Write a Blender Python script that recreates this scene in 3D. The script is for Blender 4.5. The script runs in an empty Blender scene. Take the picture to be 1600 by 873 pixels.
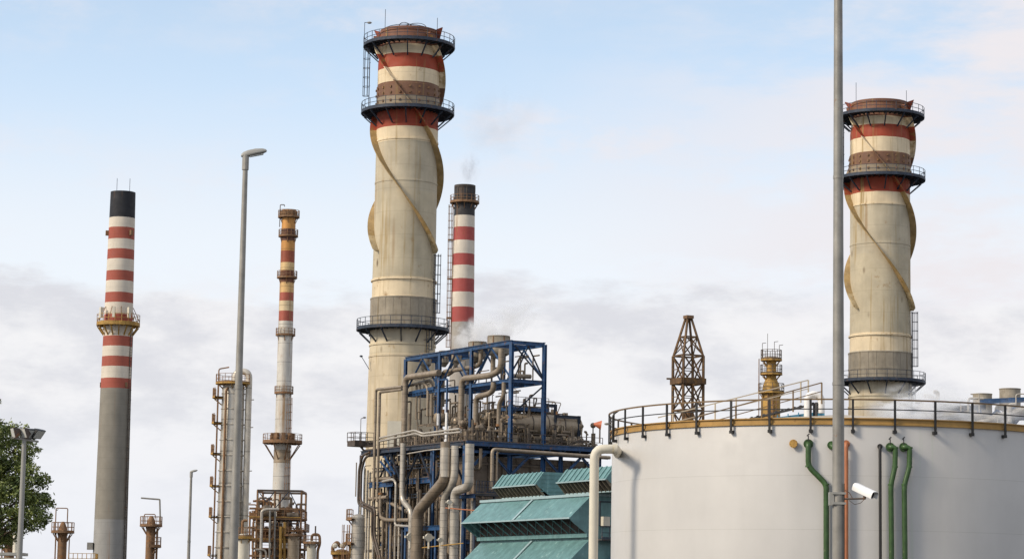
import bpy, math, random
from mathutils import Vector, Matrix
random.seed(7)
R = math.radians
sc = bpy.context.scene
# ------------------------------------------------------------------ camera
F = 3900.0; D = 30000.0; PIT = math.atan(F/D); ROLL = 0.0167
CAM = Vector((0, 0, 1.7))
FW = Vector((0, math.cos(PIT), math.sin(PIT)))
U0 = Vector((0, -math.sin(PIT), math.cos(PIT))); R0 = Vector((1, 0, 0))
RT = R0*math.cos(ROLL)+U0*math.sin(ROLL); UP = -R0*math.sin(ROLL)+U0*math.cos(ROLL)
cd = bpy.data.cameras.new("camera"); cam = bpy.data.objects.new("camera", cd)
sc.collection.objects.link(cam); sc.camera = cam
cam.matrix_world = Matrix(((RT.x, UP.x, -FW.x, CAM.x), (RT.y, UP.y, -FW.y, CAM.y), (RT.z, UP.z, -FW.z, CAM.z), (0, 0, 0, 1)))
cd.sensor_width = 36; cd.lens = F/1600*36; cd.clip_start = .5; cd.clip_end = 6000
# ------------------------------------------------------------------ world
SUN_EL, SUN_AZ = R(34), R(-116)      # azimuth from +Y, clockwise positive: sun left, behind the camera
w = bpy.data.worlds.new("World"); sc.world = w; w.use_nodes = True
nt = w.node_tree; N = nt.nodes; L = nt.links; N.clear()
def nd(t, **k):
    n = N.new(t)
    for a, b in k.items(): setattr(n, a, b)
    return n
out = nd("ShaderNodeOutputWorld"); bg = nd("ShaderNodeBackground"); bg.inputs[1].default_value = .125
sky = nd("ShaderNodeTexSky"); sky.sky_type = 'NISHITA'; sky.sun_disc = False
sky.sun_elevation = SUN_EL; sky.sun_rotation = SUN_AZ; sky.air_density = 1.0; sky.dust_density = 1.4
tc = nd("ShaderNodeTexCoord"); sep = nd("ShaderNodeSeparateXYZ"); L.new(tc.outputs["Generated"], sep.inputs[0])
def m_(op, a, b=None, c=None, clamp=False):
    n = nd("ShaderNodeMath", operation=op, use_clamp=clamp)
    for i, x in enumerate((a, b, c)):
        if x is None: continue
        if isinstance(x, (int, float)): n.inputs[i].default_value = x
        else: L.new(x, n.inputs[i])
    return n.outputs[0]
def noise(sx, sy, sz, scale, det, rough=.55, off=(0, 0, 0)):
    mp = nd("ShaderNodeMapping"); mp.inputs["Scale"].default_value = (sx, sy, sz); mp.inputs["Location"].default_value = off
    L.new(tc.outputs["Generated"], mp.inputs[0])
    n = nd("ShaderNodeTexNoise"); n.inputs["Scale"].default_value = scale; n.inputs["Detail"].default_value = det
    n.inputs["Roughness"].default_value = rough; L.new(mp.outputs[0], n.inputs["Vector"]); return n.outputs[0]
def mr(v, a, b, c=0., d=1., smooth=True):
    n = nd("ShaderNodeMapRange"); n.interpolation_type = 'SMOOTHSTEP' if smooth else 'LINEAR'
    L.new(v, n.inputs[0])
    for i, x in enumerate((a, b, c, d)): n.inputs[i+1].default_value = x
    return n.outputs[0]
def mixc(f, a, b):
    n = nd("ShaderNodeMix", data_type='RGBA'); L.new(f, n.inputs[0])
    for i, x in ((6, a), (7, b)):
        if isinstance(x, tuple): n.inputs[i].default_value = (*x, 1)
        else: L.new(x, n.inputs[i])
    return n.outputs[2]
z = sep.outputs[2]
n1 = noise(1, 1, 3.0, 9, 6, .6); n2 = noise(1, 1, 2.2, 22, 7, .62, (3, 1, 0)); n3 = noise(1, 1, 3.5, 5, 5, .5, (7, 2, 5))
wob = m_('MULTIPLY_ADD', n1, .07, z)                          # ragged top of the low cloud bank
bank = mr(wob, .161, .150)                                    # 1 inside the bank
bankcol = mixc(mr(m_('MULTIPLY_ADD', n2, .6, m_('MULTIPLY', n1, .6)), .48, .70), (5.7, 5.72, 6.1), (7.4, 7.35, 7.45))
lowlight = mr(m_('MULTIPLY_ADD', n3, .05, z), .115, .055)     # brighter towards the horizon
bankcol = mixc(m_('MULTIPLY', lowlight, .75), bankcol, (6.9, 7.05, 7.55))
wisp = m_('MULTIPLY', mr(n2, .40, .72), mr(n3, .34, .62))
rightside = mr(m_('MULTIPLY_ADD', n3, .12, sep.outputs[0]), .02, .24)
wm = m_('MAXIMUM', m_('MULTIPLY', wisp, .75), m_('MULTIPLY', rightside, mr(n1, .36, .60)), clamp=True)
veil = m_('MULTIPLY_ADD', mr(z, .26, .12), .30, .46)          # thin high veil, denser lower down
skyc = mixc(veil, sky.outputs[0], mixc(mr(z, .14, .22), (8.2, 8.5, 9.0), (6.8, 8.4, 10.3)))
skyc = mixc(wm, skyc, (6.9, 6.65, 6.9))
skyc = mixc(m_('MULTIPLY', bank, .88), skyc, bankcol)
L.new(skyc, bg.inputs[0]); L.new(bg.outputs[0], out.inputs[0])
sl = bpy.data.lights.new("sun", 'SUN'); sl.energy = 3.4; sl.angle = R(15); sl.color = (1, .88, .72)
so = bpy.data.objects.new("sun", sl); sc.collection.objects.link(so)
sd = Vector((math.sin(SUN_AZ)*math.cos(SUN_EL), math.cos(SUN_AZ)*math.cos(SUN_EL), math.sin(SUN_EL)))
so.rotation_euler = (-sd).to_track_quat('-Z', 'Y').to_euler()
sc.view_settings.view_transform = 'Standard'; sc.view_settings.look = 'None'
sc.view_settings.gamma = 1; sc.view_settings.exposure = 0.0; sc.view_settings.use_curve_mapping = False
sc.cycles.max_bounces = 8; sc.cycles.volume_bounces = 8; sc.cycles.volume_step_rate = 1.5

# ------------------------------------------------------------------ picture -> place helpers
def ray(px, py): return FW*F + RT*(px-800) - UP*(py-436.5)
def P(px, py, Y):
    d = ray(px, py); return CAM + d*(Y/d.y)
def zf(px, py, Y): return P(px, py, Y).z
def on_plane(px, py, p0, n):
    d = ray(px, py); t = (p0-CAM).dot(n)/d.dot(n); return CAM + d*t
# ------------------------------------------------------------------ materials
def mat(name, col, rough=.6, metal=0., var=.18, scale=.8, rust=0., rustcol=(.22, .09, .03), streak=0., bands=None,
        seam=None, ribs=None, fine=.08, shells=None, spec=.4, off=0., spots=0.):
    m = bpy.data.materials.new(name); m.use_nodes = True; nt = m.node_tree; N = nt.nodes; L = nt.links
    b = N["Principled BSDF"]; b.inputs["Roughness"].default_value = rough; b.inputs["Metallic"].default_value = metal
    b.inputs["Specular IOR Level"].default_value = spec
    tc = N.new("ShaderNodeTexCoord"); sp = N.new("ShaderNodeSeparateXYZ"); L.new(tc.outputs["Object"], sp.inputs[0])
    oi = N.new("ShaderNodeObjectInfo")
    def math_(op, a, b2=None, c=None, clamp=False):
        n = N.new("ShaderNodeMath"); n.operation = op; n.use_clamp = clamp
        for i, x in enumerate((a, b2, c)):
            if x is None: continue
            if isinstance(x, (int, float)): n.inputs[i].default_value = x
            else: L.new(x, n.inputs[i])
        return n.outputs[0]
    def noi(sc3, scale, det=5, rough=.6):
        mp = N.new("ShaderNodeMapping"); mp.inputs["Scale"].default_value = sc3; mp.inputs["Location"].default_value = (off, off*1.7, off*.6); L.new(tc.outputs["Object"], mp.inputs[0])
        n = N.new("ShaderNodeTexNoise"); n.inputs["Scale"].default_value = scale; n.inputs["Detail"].default_value = det
        n.inputs["Roughness"].default_value = rough; L.new(mp.outputs[0], n.inputs["Vector"]); return n.outputs[0]
    def rng(v, a, b2, c=0., d=1.):
        n = N.new("ShaderNodeMapRange"); L.new(v, n.inputs[0])
        for i, x in enumerate((a, b2, c, d)): n.inputs[i+1].default_value = x
        return n.outputs[0]
    def mix(f, a, b2, mode='MIX'):
        n = N.new("ShaderNodeMix"); n.data_type = 'RGBA'; n.blend_type = mode
        if isinstance(f, (int, float)): n.inputs[0].default_value = f
        else: L.new(f, n.inputs[0])
        for i, x in ((6, a), (7, b2)):
            if isinstance(x, tuple): n.inputs[i].default_value = (*x, 1)
            else: L.new(x, n.inputs[i])
        return n.outputs[2]
    c = None
    if bands:
        zs = [q[0] for q in bands]; z0, z1 = zs[0]-1, zs[-1]+5
        wz = math_('MULTIPLY_ADD', noi((1, 1, 1), .9, 2), .10, sp.outputs[2])
        v = rng(wz, z0, z1); rp = N.new("ShaderNodeValToRGB"); rp.color_ramp.interpolation = 'CONSTANT'
        e = rp.color_ramp.elements
        e[0].position = 0; e[0].color = (*bands[0][1], 1); e.remove(e[1])
        for zz, cc in bands[1:]:
            k = e.new((zz+.05-z0)/(z1-z0)); k.color = (*cc, 1)
        L.new(v, rp.inputs[0]); c = rp.outputs[0]
    else: c = mix(0., col, col)
    f = rng(noi((1, 1, 1), scale), .3, .7, 1-var, 1+var)
    cb = N.new("ShaderNodeCombineColor")
    f2 = math_('MULTIPLY', f, rng(oi.outputs["Random"], 0, 1, 1-fine, 1+fine))
    f2 = math_('MULTIPLY', f2, rng(noi((1, 1, .12), scale*2.2, 4), .3, .7, 1-var*.6, 1+var*.6))
    if seam:
        per, wd, dk = seam
        s = math_('LESS_THAN', math_('FRACT', math_('DIVIDE', sp.outputs[2], per)), wd/per)
        f2 = math_('MULTIPLY', f2, math_('MULTIPLY_ADD', s, dk-1, 1.))
    for i in range(3): L.new(f2, cb.inputs[i])
    c = mix(1., c, cb.outputs[0], 'MULTIPLY')
    if shells:
        rad, bw, bh, dk = shells
        ang = math_('MULTIPLY', math_('ARCTAN2', sp.outputs[1], sp.outputs[0]), rad)
        cv = N.new("ShaderNodeCombineXYZ"); L.new(ang, cv.inputs[0]); L.new(sp.outputs[2], cv.inputs[1])
        br = N.new("ShaderNodeTexBrick"); L.new(cv.outputs[0], br.inputs["Vector"])
        br.inputs["Scale"].default_value = 1; br.inputs["Mortar Size"].default_value = .022; br.inputs["Mortar Smooth"].default_value = .6
        br.inputs["Brick Width"].default_value = bw; br.inputs["Row Height"].default_value = bh
        br.inputs["Color1"].default_value = (1, 1, 1, 1); br.inputs["Color2"].default_value = (.985, .985, .98, 1)
        br.inputs["Mortar"].default_value = (dk, dk, dk*.97, 1)
        c = mix(1., c, br.outputs[0], 'MULTIPLY')
    if rust > 0:
        rm = rng(noi((1, 1, .8), scale*1.9, 7, .68), .66-rust*.3, .76-rust*.26)
        c = mix(math_('MULTIPLY', rm, .8), c, rustcol)
    if streak > 0:
        sm = rng(noi((1, 1, .035), 1.5, 5, .65), .665-streak*.25, .77-streak*.2)
        sm = math_('MULTIPLY', sm, rng(noi((1, 1, .3), .25, 3), .40, .56))
        c = mix(math_('MULTIPLY', sm, .85), c, (rustcol[0]*1.1, rustcol[1]*1.3, rustcol[2]*1.3))
    if spots > 0:
        mp = N.new("ShaderNodeMapping"); mp.inputs["Scale"].default_value = (1, 1, .45); mp.inputs["Location"].default_value = (off, off, off); L.new(tc.outputs["Object"], mp.inputs[0])
        vo = N.new("ShaderNodeTexVoronoi"); vo.inputs["Scale"].default_value = .33; L.new(mp.outputs[0], vo.inputs["Vector"])
        c = mix(rng(vo.outputs["Distance"], spots, spots*.35, 0, .8), c, (.10, .055, .02))
        mp = N.new("ShaderNodeMapping"); mp.inputs["Scale"].default_value = (1, 1, .07); mp.inputs["Location"].default_value = (off+3, off, off); L.new(tc.outputs["Object"], mp.inputs[0])
        vo = N.new("ShaderNodeTexVoronoi"); vo.inputs["Scale"].default_value = .42; L.new(mp.outputs[0], vo.inputs["Vector"])
        c = mix(rng(vo.outputs["Distance"], spots*1.3, spots*.2, 0, .75), c, (.24, .12, .03))
    L.new(c, b.inputs["Base Color"])
    rr = rng(noi((1, 1, 1), scale*3), .3, .7, max(.05, rough-.12), min(1, rough+.12)); L.new(rr, b.inputs["Roughness"])
    if ribs:
        bp = N.new("ShaderNodeBump"); bp.inputs["Strength"].default_value = ribs; bp.inputs["Distance"].default_value = .03
        L.new(noi((1, 1, 1), 6, 4), bp.inputs["Height"]); L.new(bp.outputs[0], b.inputs["Normal"])
    return m
RED = (.30, .050, .022); CREAM = (.68, .555, .37); BROWN = (.17, .085, .05); BEIGE = (.43, .375, .275)
M = {}
M['blue'] = mat('blue_steel_paint', (.018, .062, .150), .5, var=.4, rust=.22, scale=1.1, fine=.15)
M['bluedark'] = mat('blue_grey_steel', (.026, .036, .055), .6, var=.3, rust=.25, scale=1.2)
M['grate'] = mat('steel_grating', (.05, .05, .052), .75, var=.3, rust=.25)
M['pipe'] = mat('brown_insulation_jacket', (.27, .215, .155), .48, metal=.25, var=.22, scale=1.0, rust=.12, rustcol=(.16, .09, .05), seam=(.9, .05, .55), fine=.15)
M['pipelight'] = mat('aluminium_insulation_jacket', (.43, .385, .32), .42, metal=.35, var=.2, rust=.1, rustcol=(.18, .11, .07), seam=(.75, .05, .55), fine=.15)
M['pipedark'] = mat('dark_pipe_steel', (.09, .07, .055), .6, metal=.2, var=.3, rust=.3, scale=1.5)
M['vessel'] = mat('vessel_jacket', (.33, .26, .18), .45, metal=.25, var=.2, rust=.25, rustcol=(.17, .08, .04), seam=(1.6, .05, .6))
M['casing'] = mat('boiler_casing', (.20, .155, .115), .65, var=.25, rust=.3, rustcol=(.10, .05, .03), seam=(2.4, .12, .45), scale=.6)
M['darkcore'] = mat('soot_and_shade_steel', (.055, .045, .038), .8, var=.35, rust=.35, rustcol=(.09, .05, .03), seam=(1.9, .15, .4), scale=.9)  # near-black colour stands in for under-deck shade; also soot on the chimney cap
M['rusty'] = mat('rusty_brown_steel', (.20, .115, .06), .75, var=.35, rust=.5, rustcol=(.26, .11, .03), scale=1.3)
M['derrick'] = mat('derrick_steel', (.10, .055, .024), .75, var=.35, rust=.4, rustcol=(.24, .12, .03), scale=1.3)
M['rustred'] = mat('faded_red_steel', (.25, .06, .03), .7, var=.25, rust=.3, rustcol=(.14, .06, .03))
M['clutter'] = mat('grimy_fittings', (.15, .115, .08), .65, var=.55, scale=.9, rust=.3, rustcol=(.07, .045, .03))
M['rustyellow'] = mat('rusty_yellow_paint', (.38, .22, .05), .65, var=.3, rust=.35, rustcol=(.16, .07, .025), scale=1.2, streak=.4)
M['silvercol'] = mat('column_cladding', (.54, .49, .41), .42, metal=.35, var=.16, rust=.12, rustcol=(.30, .18, .09), seam=(4.2, .16, .6), streak=.35, scale=.7)
M['greypost'] = mat('galvanised_pole', (.27, .255, .225), .55, metal=.3, var=.22, scale=2, streak=.25, rust=.03)
M['lampshell'] = mat('lamp_housing', (.30, .29, .26), .45, var=.1)
M['glass'] = mat('lamp_glass', (.55, .55, .5), .2, var=.05)
M['black'] = mat('black_paint', (.018, .017, .016), .5, var=.2)
M['teal'] = mat('teal_sheet_metal', (.115, .222, .220), .5, var=.2, rust=.10, scale=1.2, streak=.3, rustcol=(.33, .42, .40), fine=.03)
M['tealrib'] = mat('teal_corrugated_metal', (.14, .26, .255), .5, var=.2, scale=2, rust=.12, rustcol=(.36, .44, .41), fine=.03)
M['tealpale'] = mat('faded_teal_trim', (.30, .40, .41), .55, var=.08, scale=2)
M['slat'] = mat('intake_slats', (.15, .125, .085), .7, var=.3, scale=2)
M['tank'] = mat('white_tank_paint', (.49, .472, .445), .5, var=.05, scale=.25, fine=0, shells=(15, 400, 3.2, .84), rust=.0, streak=.22, rustcol=(.4, .36, .3))
M['roof'] = mat('tank_roof_paint', (.46, .39, .29), .6, var=.1, scale=.5)
M['yellow'] = mat('ochre_rim_paint', (.36, .21, .06), .55, var=.18, rust=.12, rustcol=(.2, .1, .03))
M['brownrail'] = mat('brown_rail_paint', (.16, .10, .045), .5, var=.2)
M['cream'] = mat('cream_paint', (.60, .55, .44), .5, var=.07, scale=.9, streak=.15)
M['green'] = mat('green_pipe_paint', (.036, .080, .022), .42, var=.3, scale=2, rust=.12, rustcol=(.16, .17, .09), fine=.1)
M['orange'] = mat('orange_primer_paint', (.36, .13, .055), .5, var=.15, scale=2)
M['white'] = mat('white_enamel', (.74, .73, .71), .35, var=.06, scale=3, rust=.06, rustcol=(.4, .38, .35))
M['tan'] = mat('silencer_steel', (.29, .25, .19), .6, var=.25, rust=.15, rustcol=(.14, .08, .04), scale=1.1)
M['bark'] = mat('bark', (.09, .065, .045), .9, var=.3, scale=4)
M['redlamp'] = mat('orange_horn_paint', (.45, .12, .05), .5, var=.15)
def leafmat(name, a, b):
    m = bpy.data.materials.new(name); m.use_nodes = True; N = m.node_tree.nodes; L = m.node_tree.links; B = N["Principled BSDF"]
    tc = N.new("ShaderNodeTexCoord"); n = N.new("ShaderNodeTexNoise"); n.inputs["Scale"].default_value = 1.6; n.inputs["Detail"].default_value = 6
    L.new(tc.outputs["Object"], n.inputs["Vector"]); r = N.new("ShaderNodeValToRGB"); r.color_ramp.elements[0].position = .35; r.color_ramp.elements[1].position = .65
    r.color_ramp.elements[0].color = (*a, 1); r.color_ramp.elements[1].color = (*b, 1)
    L.new(n.outputs[0], r.inputs[0]); L.new(r.outputs[0], B.inputs["Base Color"]); B.inputs["Roughness"].default_value = .6
    return m
M['leaf'] = leafmat('leaves', (.045, .075, .016), (.19, .22, .045))
M['ground'] = mat('asphalt_and_gravel', (.06, .057, .052), .9, var=.3, scale=.3, fine=0)

# ------------------------------------------------------------------ mesh builder
ORI = {}
class MB:
    def __init__(s): s.v = []; s.f = []; s.s = []
    def add(s, vs, fs, sm=False):
        o = len(s.v); s.v += [Vector(x) for x in vs]; s.f += [tuple(i+o for i in f) for f in fs]; s.s += [sm]*len(fs); return s
    def hexa(s, c, ax, ay, az):
        c = Vector(c); vs = [c+ax*i+ay*j+az*k for k in (-1, 1) for j in (-1, 1) for i in (-1, 1)]
        return s.add(vs, [(0, 2, 3, 1), (4, 5, 7, 6), (0, 1, 5, 4), (2, 6, 7, 3), (0, 4, 6, 2), (1, 3, 7, 5)])
    def box(s, c, sx, sy, sz, rz=0):
        ca, sa = math.cos(rz), math.sin(rz)
        return s.hexa(c, Vector((ca, sa, 0))*sx/2, Vector((-sa, ca, 0))*sy/2, Vector((0, 0, sz/2)))
    def beam(s, a, b, w, h=None, I=False):
        a = Vector(a); b = Vector(b); h = h or w; d = b-a; l = d.length
        if l < 1e-6: return s
        d /= l; u = Vector((0, 0, 1)) if abs(d.z) < .9 else Vector((0.57, .82, 0))
        x = d.cross(u).normalized(); y = x.cross(d).normalized(); c = (a+b)/2
        if not I: return s.hexa(c, x*w/2, d*l/2, y*h/2)
        t = h*.13
        s.hexa(c+y*(h/2-t/2), x*w/2, d*l/2, y*t/2); s.hexa(c-y*(h/2-t/2), x*w/2, d*l/2, y*t/2)
        return s.hexa(c, x*w*.09, d*l/2, y*(h/2-t))
    def cyl(s, a, b, r, r2=None, n=12, cap=True, sm=True):
        a = Vector(a); b = Vector(b); r2 = r if r2 is None else r2; d = (b-a)
        if d.length < 1e-6: return s
        d.normalize(); u = Vector((0, 0, 1)) if abs(d.z) < .9 else Vector((1, 0, 0))
        x = d.cross(u).normalized(); y = d.cross(x)
        vs = []
        for c, q in ((a, r), (b, r2)):
            vs += [c+(x*math.cos(t)+y*math.sin(t))*q for t in (2*math.pi*i/n for i in range(n))]
        s.add(vs, [(i, (i+1) % n, n+(i+1) % n, n+i) for i in range(n)], sm)
        if cap: s.add(vs, [tuple(range(n-1, -1, -1)), tuple(range(n, 2*n))])
        return s
    def tube(s, pts, r, n=10, bend=None, r1=None, cap=True):
        pts = [Vector(p) for p in pts]; bend = bend if bend is not None else r*3; q = [pts[0]]
        for i in range(1, len(pts)-1):
            p, a, c = pts[i], pts[i-1], pts[i+1]; da = (a-p); dc = (c-p)
            if da.length < 1e-5 or dc.length < 1e-5: continue
            k = min(bend, da.length*.48, dc.length*.48); A = p+da.normalized()*k; C = p+dc.normalized()*k
            for j in range(6):
                t = j/5; q.append(A*(1-t)**2+p*2*t*(1-t)+C*t*t)
        q.append(pts[-1]); prev = None; rings = []
        for i, p in enumerate(q):
            d = (q[min(i+1, len(q)-1)]-q[max(i-1, 0)]).normalized()
            if prev is None:
                u = Vector((0, 0, 1)) if abs(d.z) < .9 else Vector((1, 0, 0)); x = d.cross(u).normalized()
            else: x = (prev-d*prev.dot(d)).normalized()
            prev = x; y = d.cross(x); rr = r if r1 is None else r+(r1-r)*i/(len(q)-1)
            rings.append([p+(x*math.cos(t)+y*math.sin(t))*rr for t in (2*math.pi*j/n for j in range(n))])
        vs = [v for g in rings for v in g]; fs = []
        for i in range(len(rings)-1):
            for j in range(n): fs.append((i*n+j, i*n+(j+1) % n, (i+1)*n+(j+1) % n, (i+1)*n+j))
        s.add(vs, fs, True)
        if cap: s.add(vs, [tuple(range(n-1, -1, -1)), tuple(range(len(vs)-n, len(vs)))])
        return s
    def lathe(s, c, prof, n=32, sm=True, a0=0, a1=2*math.pi):
        c = Vector(c); full = abs(a1-a0-2*math.pi) < 1e-4; m = n if full else n+1; vs = []
        for r, zz in prof:
            vs += [c+Vector((math.cos(a0+(a1-a0)*i/n)*r, math.sin(a0+(a1-a0)*i/n)*r, zz)) for i in range(m)]
        fs = []
        for k in range(len(prof)-1):
            for i in range(n):
                j = (i+1) % m; fs.append((k*m+i, k*m+j, (k+1)*m+j, (k+1)*m+i))
        return s.add(vs, fs, sm)
    def ball(s, c, r, n=12, squash=1., axis=None):
        c = Vector(c); ax = Vector(axis).normalized() if axis else Vector((0, 0, 1))
        qt = Vector((0, 0, 1)).rotation_difference(ax); vs = []; h = n//2
        for k in range(h+1):
            t = math.pi*k/h
            for i in range(n):
                a = 2*math.pi*i/n
                vs.append(c+qt @ Vector((math.sin(t)*math.cos(a)*r, math.sin(t)*math.sin(a)*r, math.cos(t)*r*squash)))
        return s.add(vs, [(k*n+i, (k+1)*n+i, (k+1)*n+(i+1) % n, k*n+(i+1) % n) for k in range(h) for i in range(n)], True)
    def build(s, name, m, parent=None, loc=None):
        if parent is not None: o0 = ORI[parent.name]
        elif loc is not None: o0 = Vector(loc)
        else:
            o0 = Vector(((min(v.x for v in s.v)+max(v.x for v in s.v))/2, (min(v.y for v in s.v)+max(v.y for v in s.v))/2, min(v.z for v in s.v)))
        me = bpy.data.meshes.new(name); me.from_pydata([v-o0 for v in s.v], [], s.f)
        me.polygons.foreach_set("use_smooth", s.s); me.materials.append(m if not isinstance(m, str) else M[m]); me.update(); me.set_sharp_from_angle(angle=R(28))
        o = bpy.data.objects.new(name, me); sc.collection.objects.link(o)
        if parent is not None: o.parent = parent
        else: o.location = o0
        ORI[o.name] = o0; return o
def tag(o, label=None, cat=None, group=None, kind=None):
    for k, v in (('label', label), ('category', cat), ('group', group), ('kind', kind)):
        if v: o[k] = v
    return o
def thing(name, label, cat, loc, group=None):
    o = bpy.data.objects.new(name, None); sc.collection.objects.link(o); o.location = loc; o.empty_display_size = .5
    ORI[o.name] = Vector(loc); return tag(o, label, cat, group)
def recenter(root, loc):
    """move a thing's origin to the foot of its parts without moving them"""
    return root
def copy_tree(o, parent=None):
    c = o.copy(); sc.collection.objects.link(c); ORI[c.name] = ORI[o.name]
    if parent: c.parent = parent
    for ch in list(o.children): copy_tree(ch, c)
    return c
Z = Vector((0, 0, 1))
# railing along a polyline of points at deck level
def railing(pts, h=1.1, sp=1.4, r=.03, closed=False, mids=1):
    mb = MB(); pts = [Vector(p) for p in pts]
    if closed: pts = pts+[pts[0]]
    for a, b in zip(pts, pts[1:]):
        k = max(1, round((b-a).length/sp))
        for i in range(k): 
            p = a.lerp(b, i/k); mb.beam(p, p+Z*h, r*2)
        for q in [h]+[h*(j+1)/(mids+1) for j in range(mids)]: mb.beam(a+Z*q, b+Z*q, r*2)
        mb.beam(a+Z*.08, b+Z*.08, .02, .14)
    mb.beam(pts[-1], pts[-1]+Z*h, r*2); return mb
def circ(cx, cy, zz, r, a0, a1, n): return [Vector((cx+math.cos(a0+(a1-a0)*i/n)*r, cy+math.sin(a0+(a1-a0)*i/n)*r, zz)) for i in range(n+1)]
def ladder(root, x, y, z0, z1, ang, m='bluedark', cage=True, wd=.45, off=.25, r=.03):
    d = Vector((math.cos(ang), math.sin(ang), 0)); t = Vector((-d.y, d.x, 0)); b = Vector((x, y, 0))+d*off
    mb = MB()
    for s_ in (-1, 1): mb.beam(b+t*wd/2*s_+Z*z0, b+t*wd/2*s_+Z*z1, r*2)
    k = int((z1-z0)/.4)
    for i in range(k): q = b+Z*(z0+.2+i*.4); mb.beam(q-t*wd/2, q+t*wd/2, r*1.4)
    for i in range(int((z1-z0)/3)+1): q = b+Z*(z0+.3+i*3); mb.beam(q, q-d*off*1.2, .06)
    la = mb.build('ladder', m, root)
    if cage:
        mb = MB(); c = b+d*.38; zz = z0+2.0
        while zz < z1: 
            pts = [c+Vector((math.cos(ang+q)*.42, math.sin(ang+q)*.42, zz)) for q in [R(-150+300*i/10) for i in range(11)]]
            for p1, p2 in zip(pts, pts[1:]): mb.beam(p1, p2, .05)
            zz += 1.2
        for q in (-110, -55, 0, 55, 110):
            p = c+Vector((math.cos(ang+R(q))*.42, math.sin(ang+R(q))*.42, 0)); mb.beam(p+Z*(z0+2), p+Z*z1, .045)
        mb.build('cage', m, la)
    return la
def ring_platform(root, cx, cy, zz, ri, ro, a0=0., a1=2*math.pi, nb=12, m='bluedark', rm=None, drop=1.7, th=.45, h=1.1, seg=28, br=.16, name='platform'):
    full = abs(a1-a0-2*math.pi) < 1e-4; mb = MB(); c = Vector((cx, cy, zz)); rm = rm or m
    mb.lathe(c, [(ri, 0), (ro, 0), (ro, -th*.7), (ro-.15, -th*.7), (ro-.15, -th*.4), (ri, -th*.4), (ri, 0)], seg, False, a0, a1)
    n2 = max(6, int((a1-a0)*ro/1.0))
    for i in range(n2): # joists
        a = a0+(a1-a0)*(i+.5)/n2; d = Vector((math.cos(a), math.sin(a), 0)); mb.beam(c+d*ri-Z*th*.65, c+d*(ro-.1)-Z*th*.65, .1, th*.45)
    pl = mb.build(name, m, root)
    rl = railing([Vector(p) for p in circ(cx, cy, zz, ro-.06, a0, a1, seg)] if not full else circ(cx, cy, zz, ro-.06, a0, a1, seg)[:-1], h, 1.1, .028, closed=full, mids=2 if h > 1.3 else 1)
    rl.build('railing', rm, pl)
    for i in range(nb):
        a = a0+(a1-a0)*(i+.5)/nb; d = Vector((math.cos(a), math.sin(a), 0))
        MB().beam(c+d*(ro-.2)-Z*th, c+d*(ri+.02)-Z*(th+drop), br).build('bracket', m, pl)
    return pl

# ------------------------------------------------------------------ ground
MB().add([(-3000, -300, 0), (3000, -300, 0), (3000, 5000, 0), (-3000, 5000, 0)], [(0, 1, 2, 3)]).build('ground', 'ground', loc=(0, 0, 0))
tag(bpy.data.objects['ground'], kind='structure')

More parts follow.
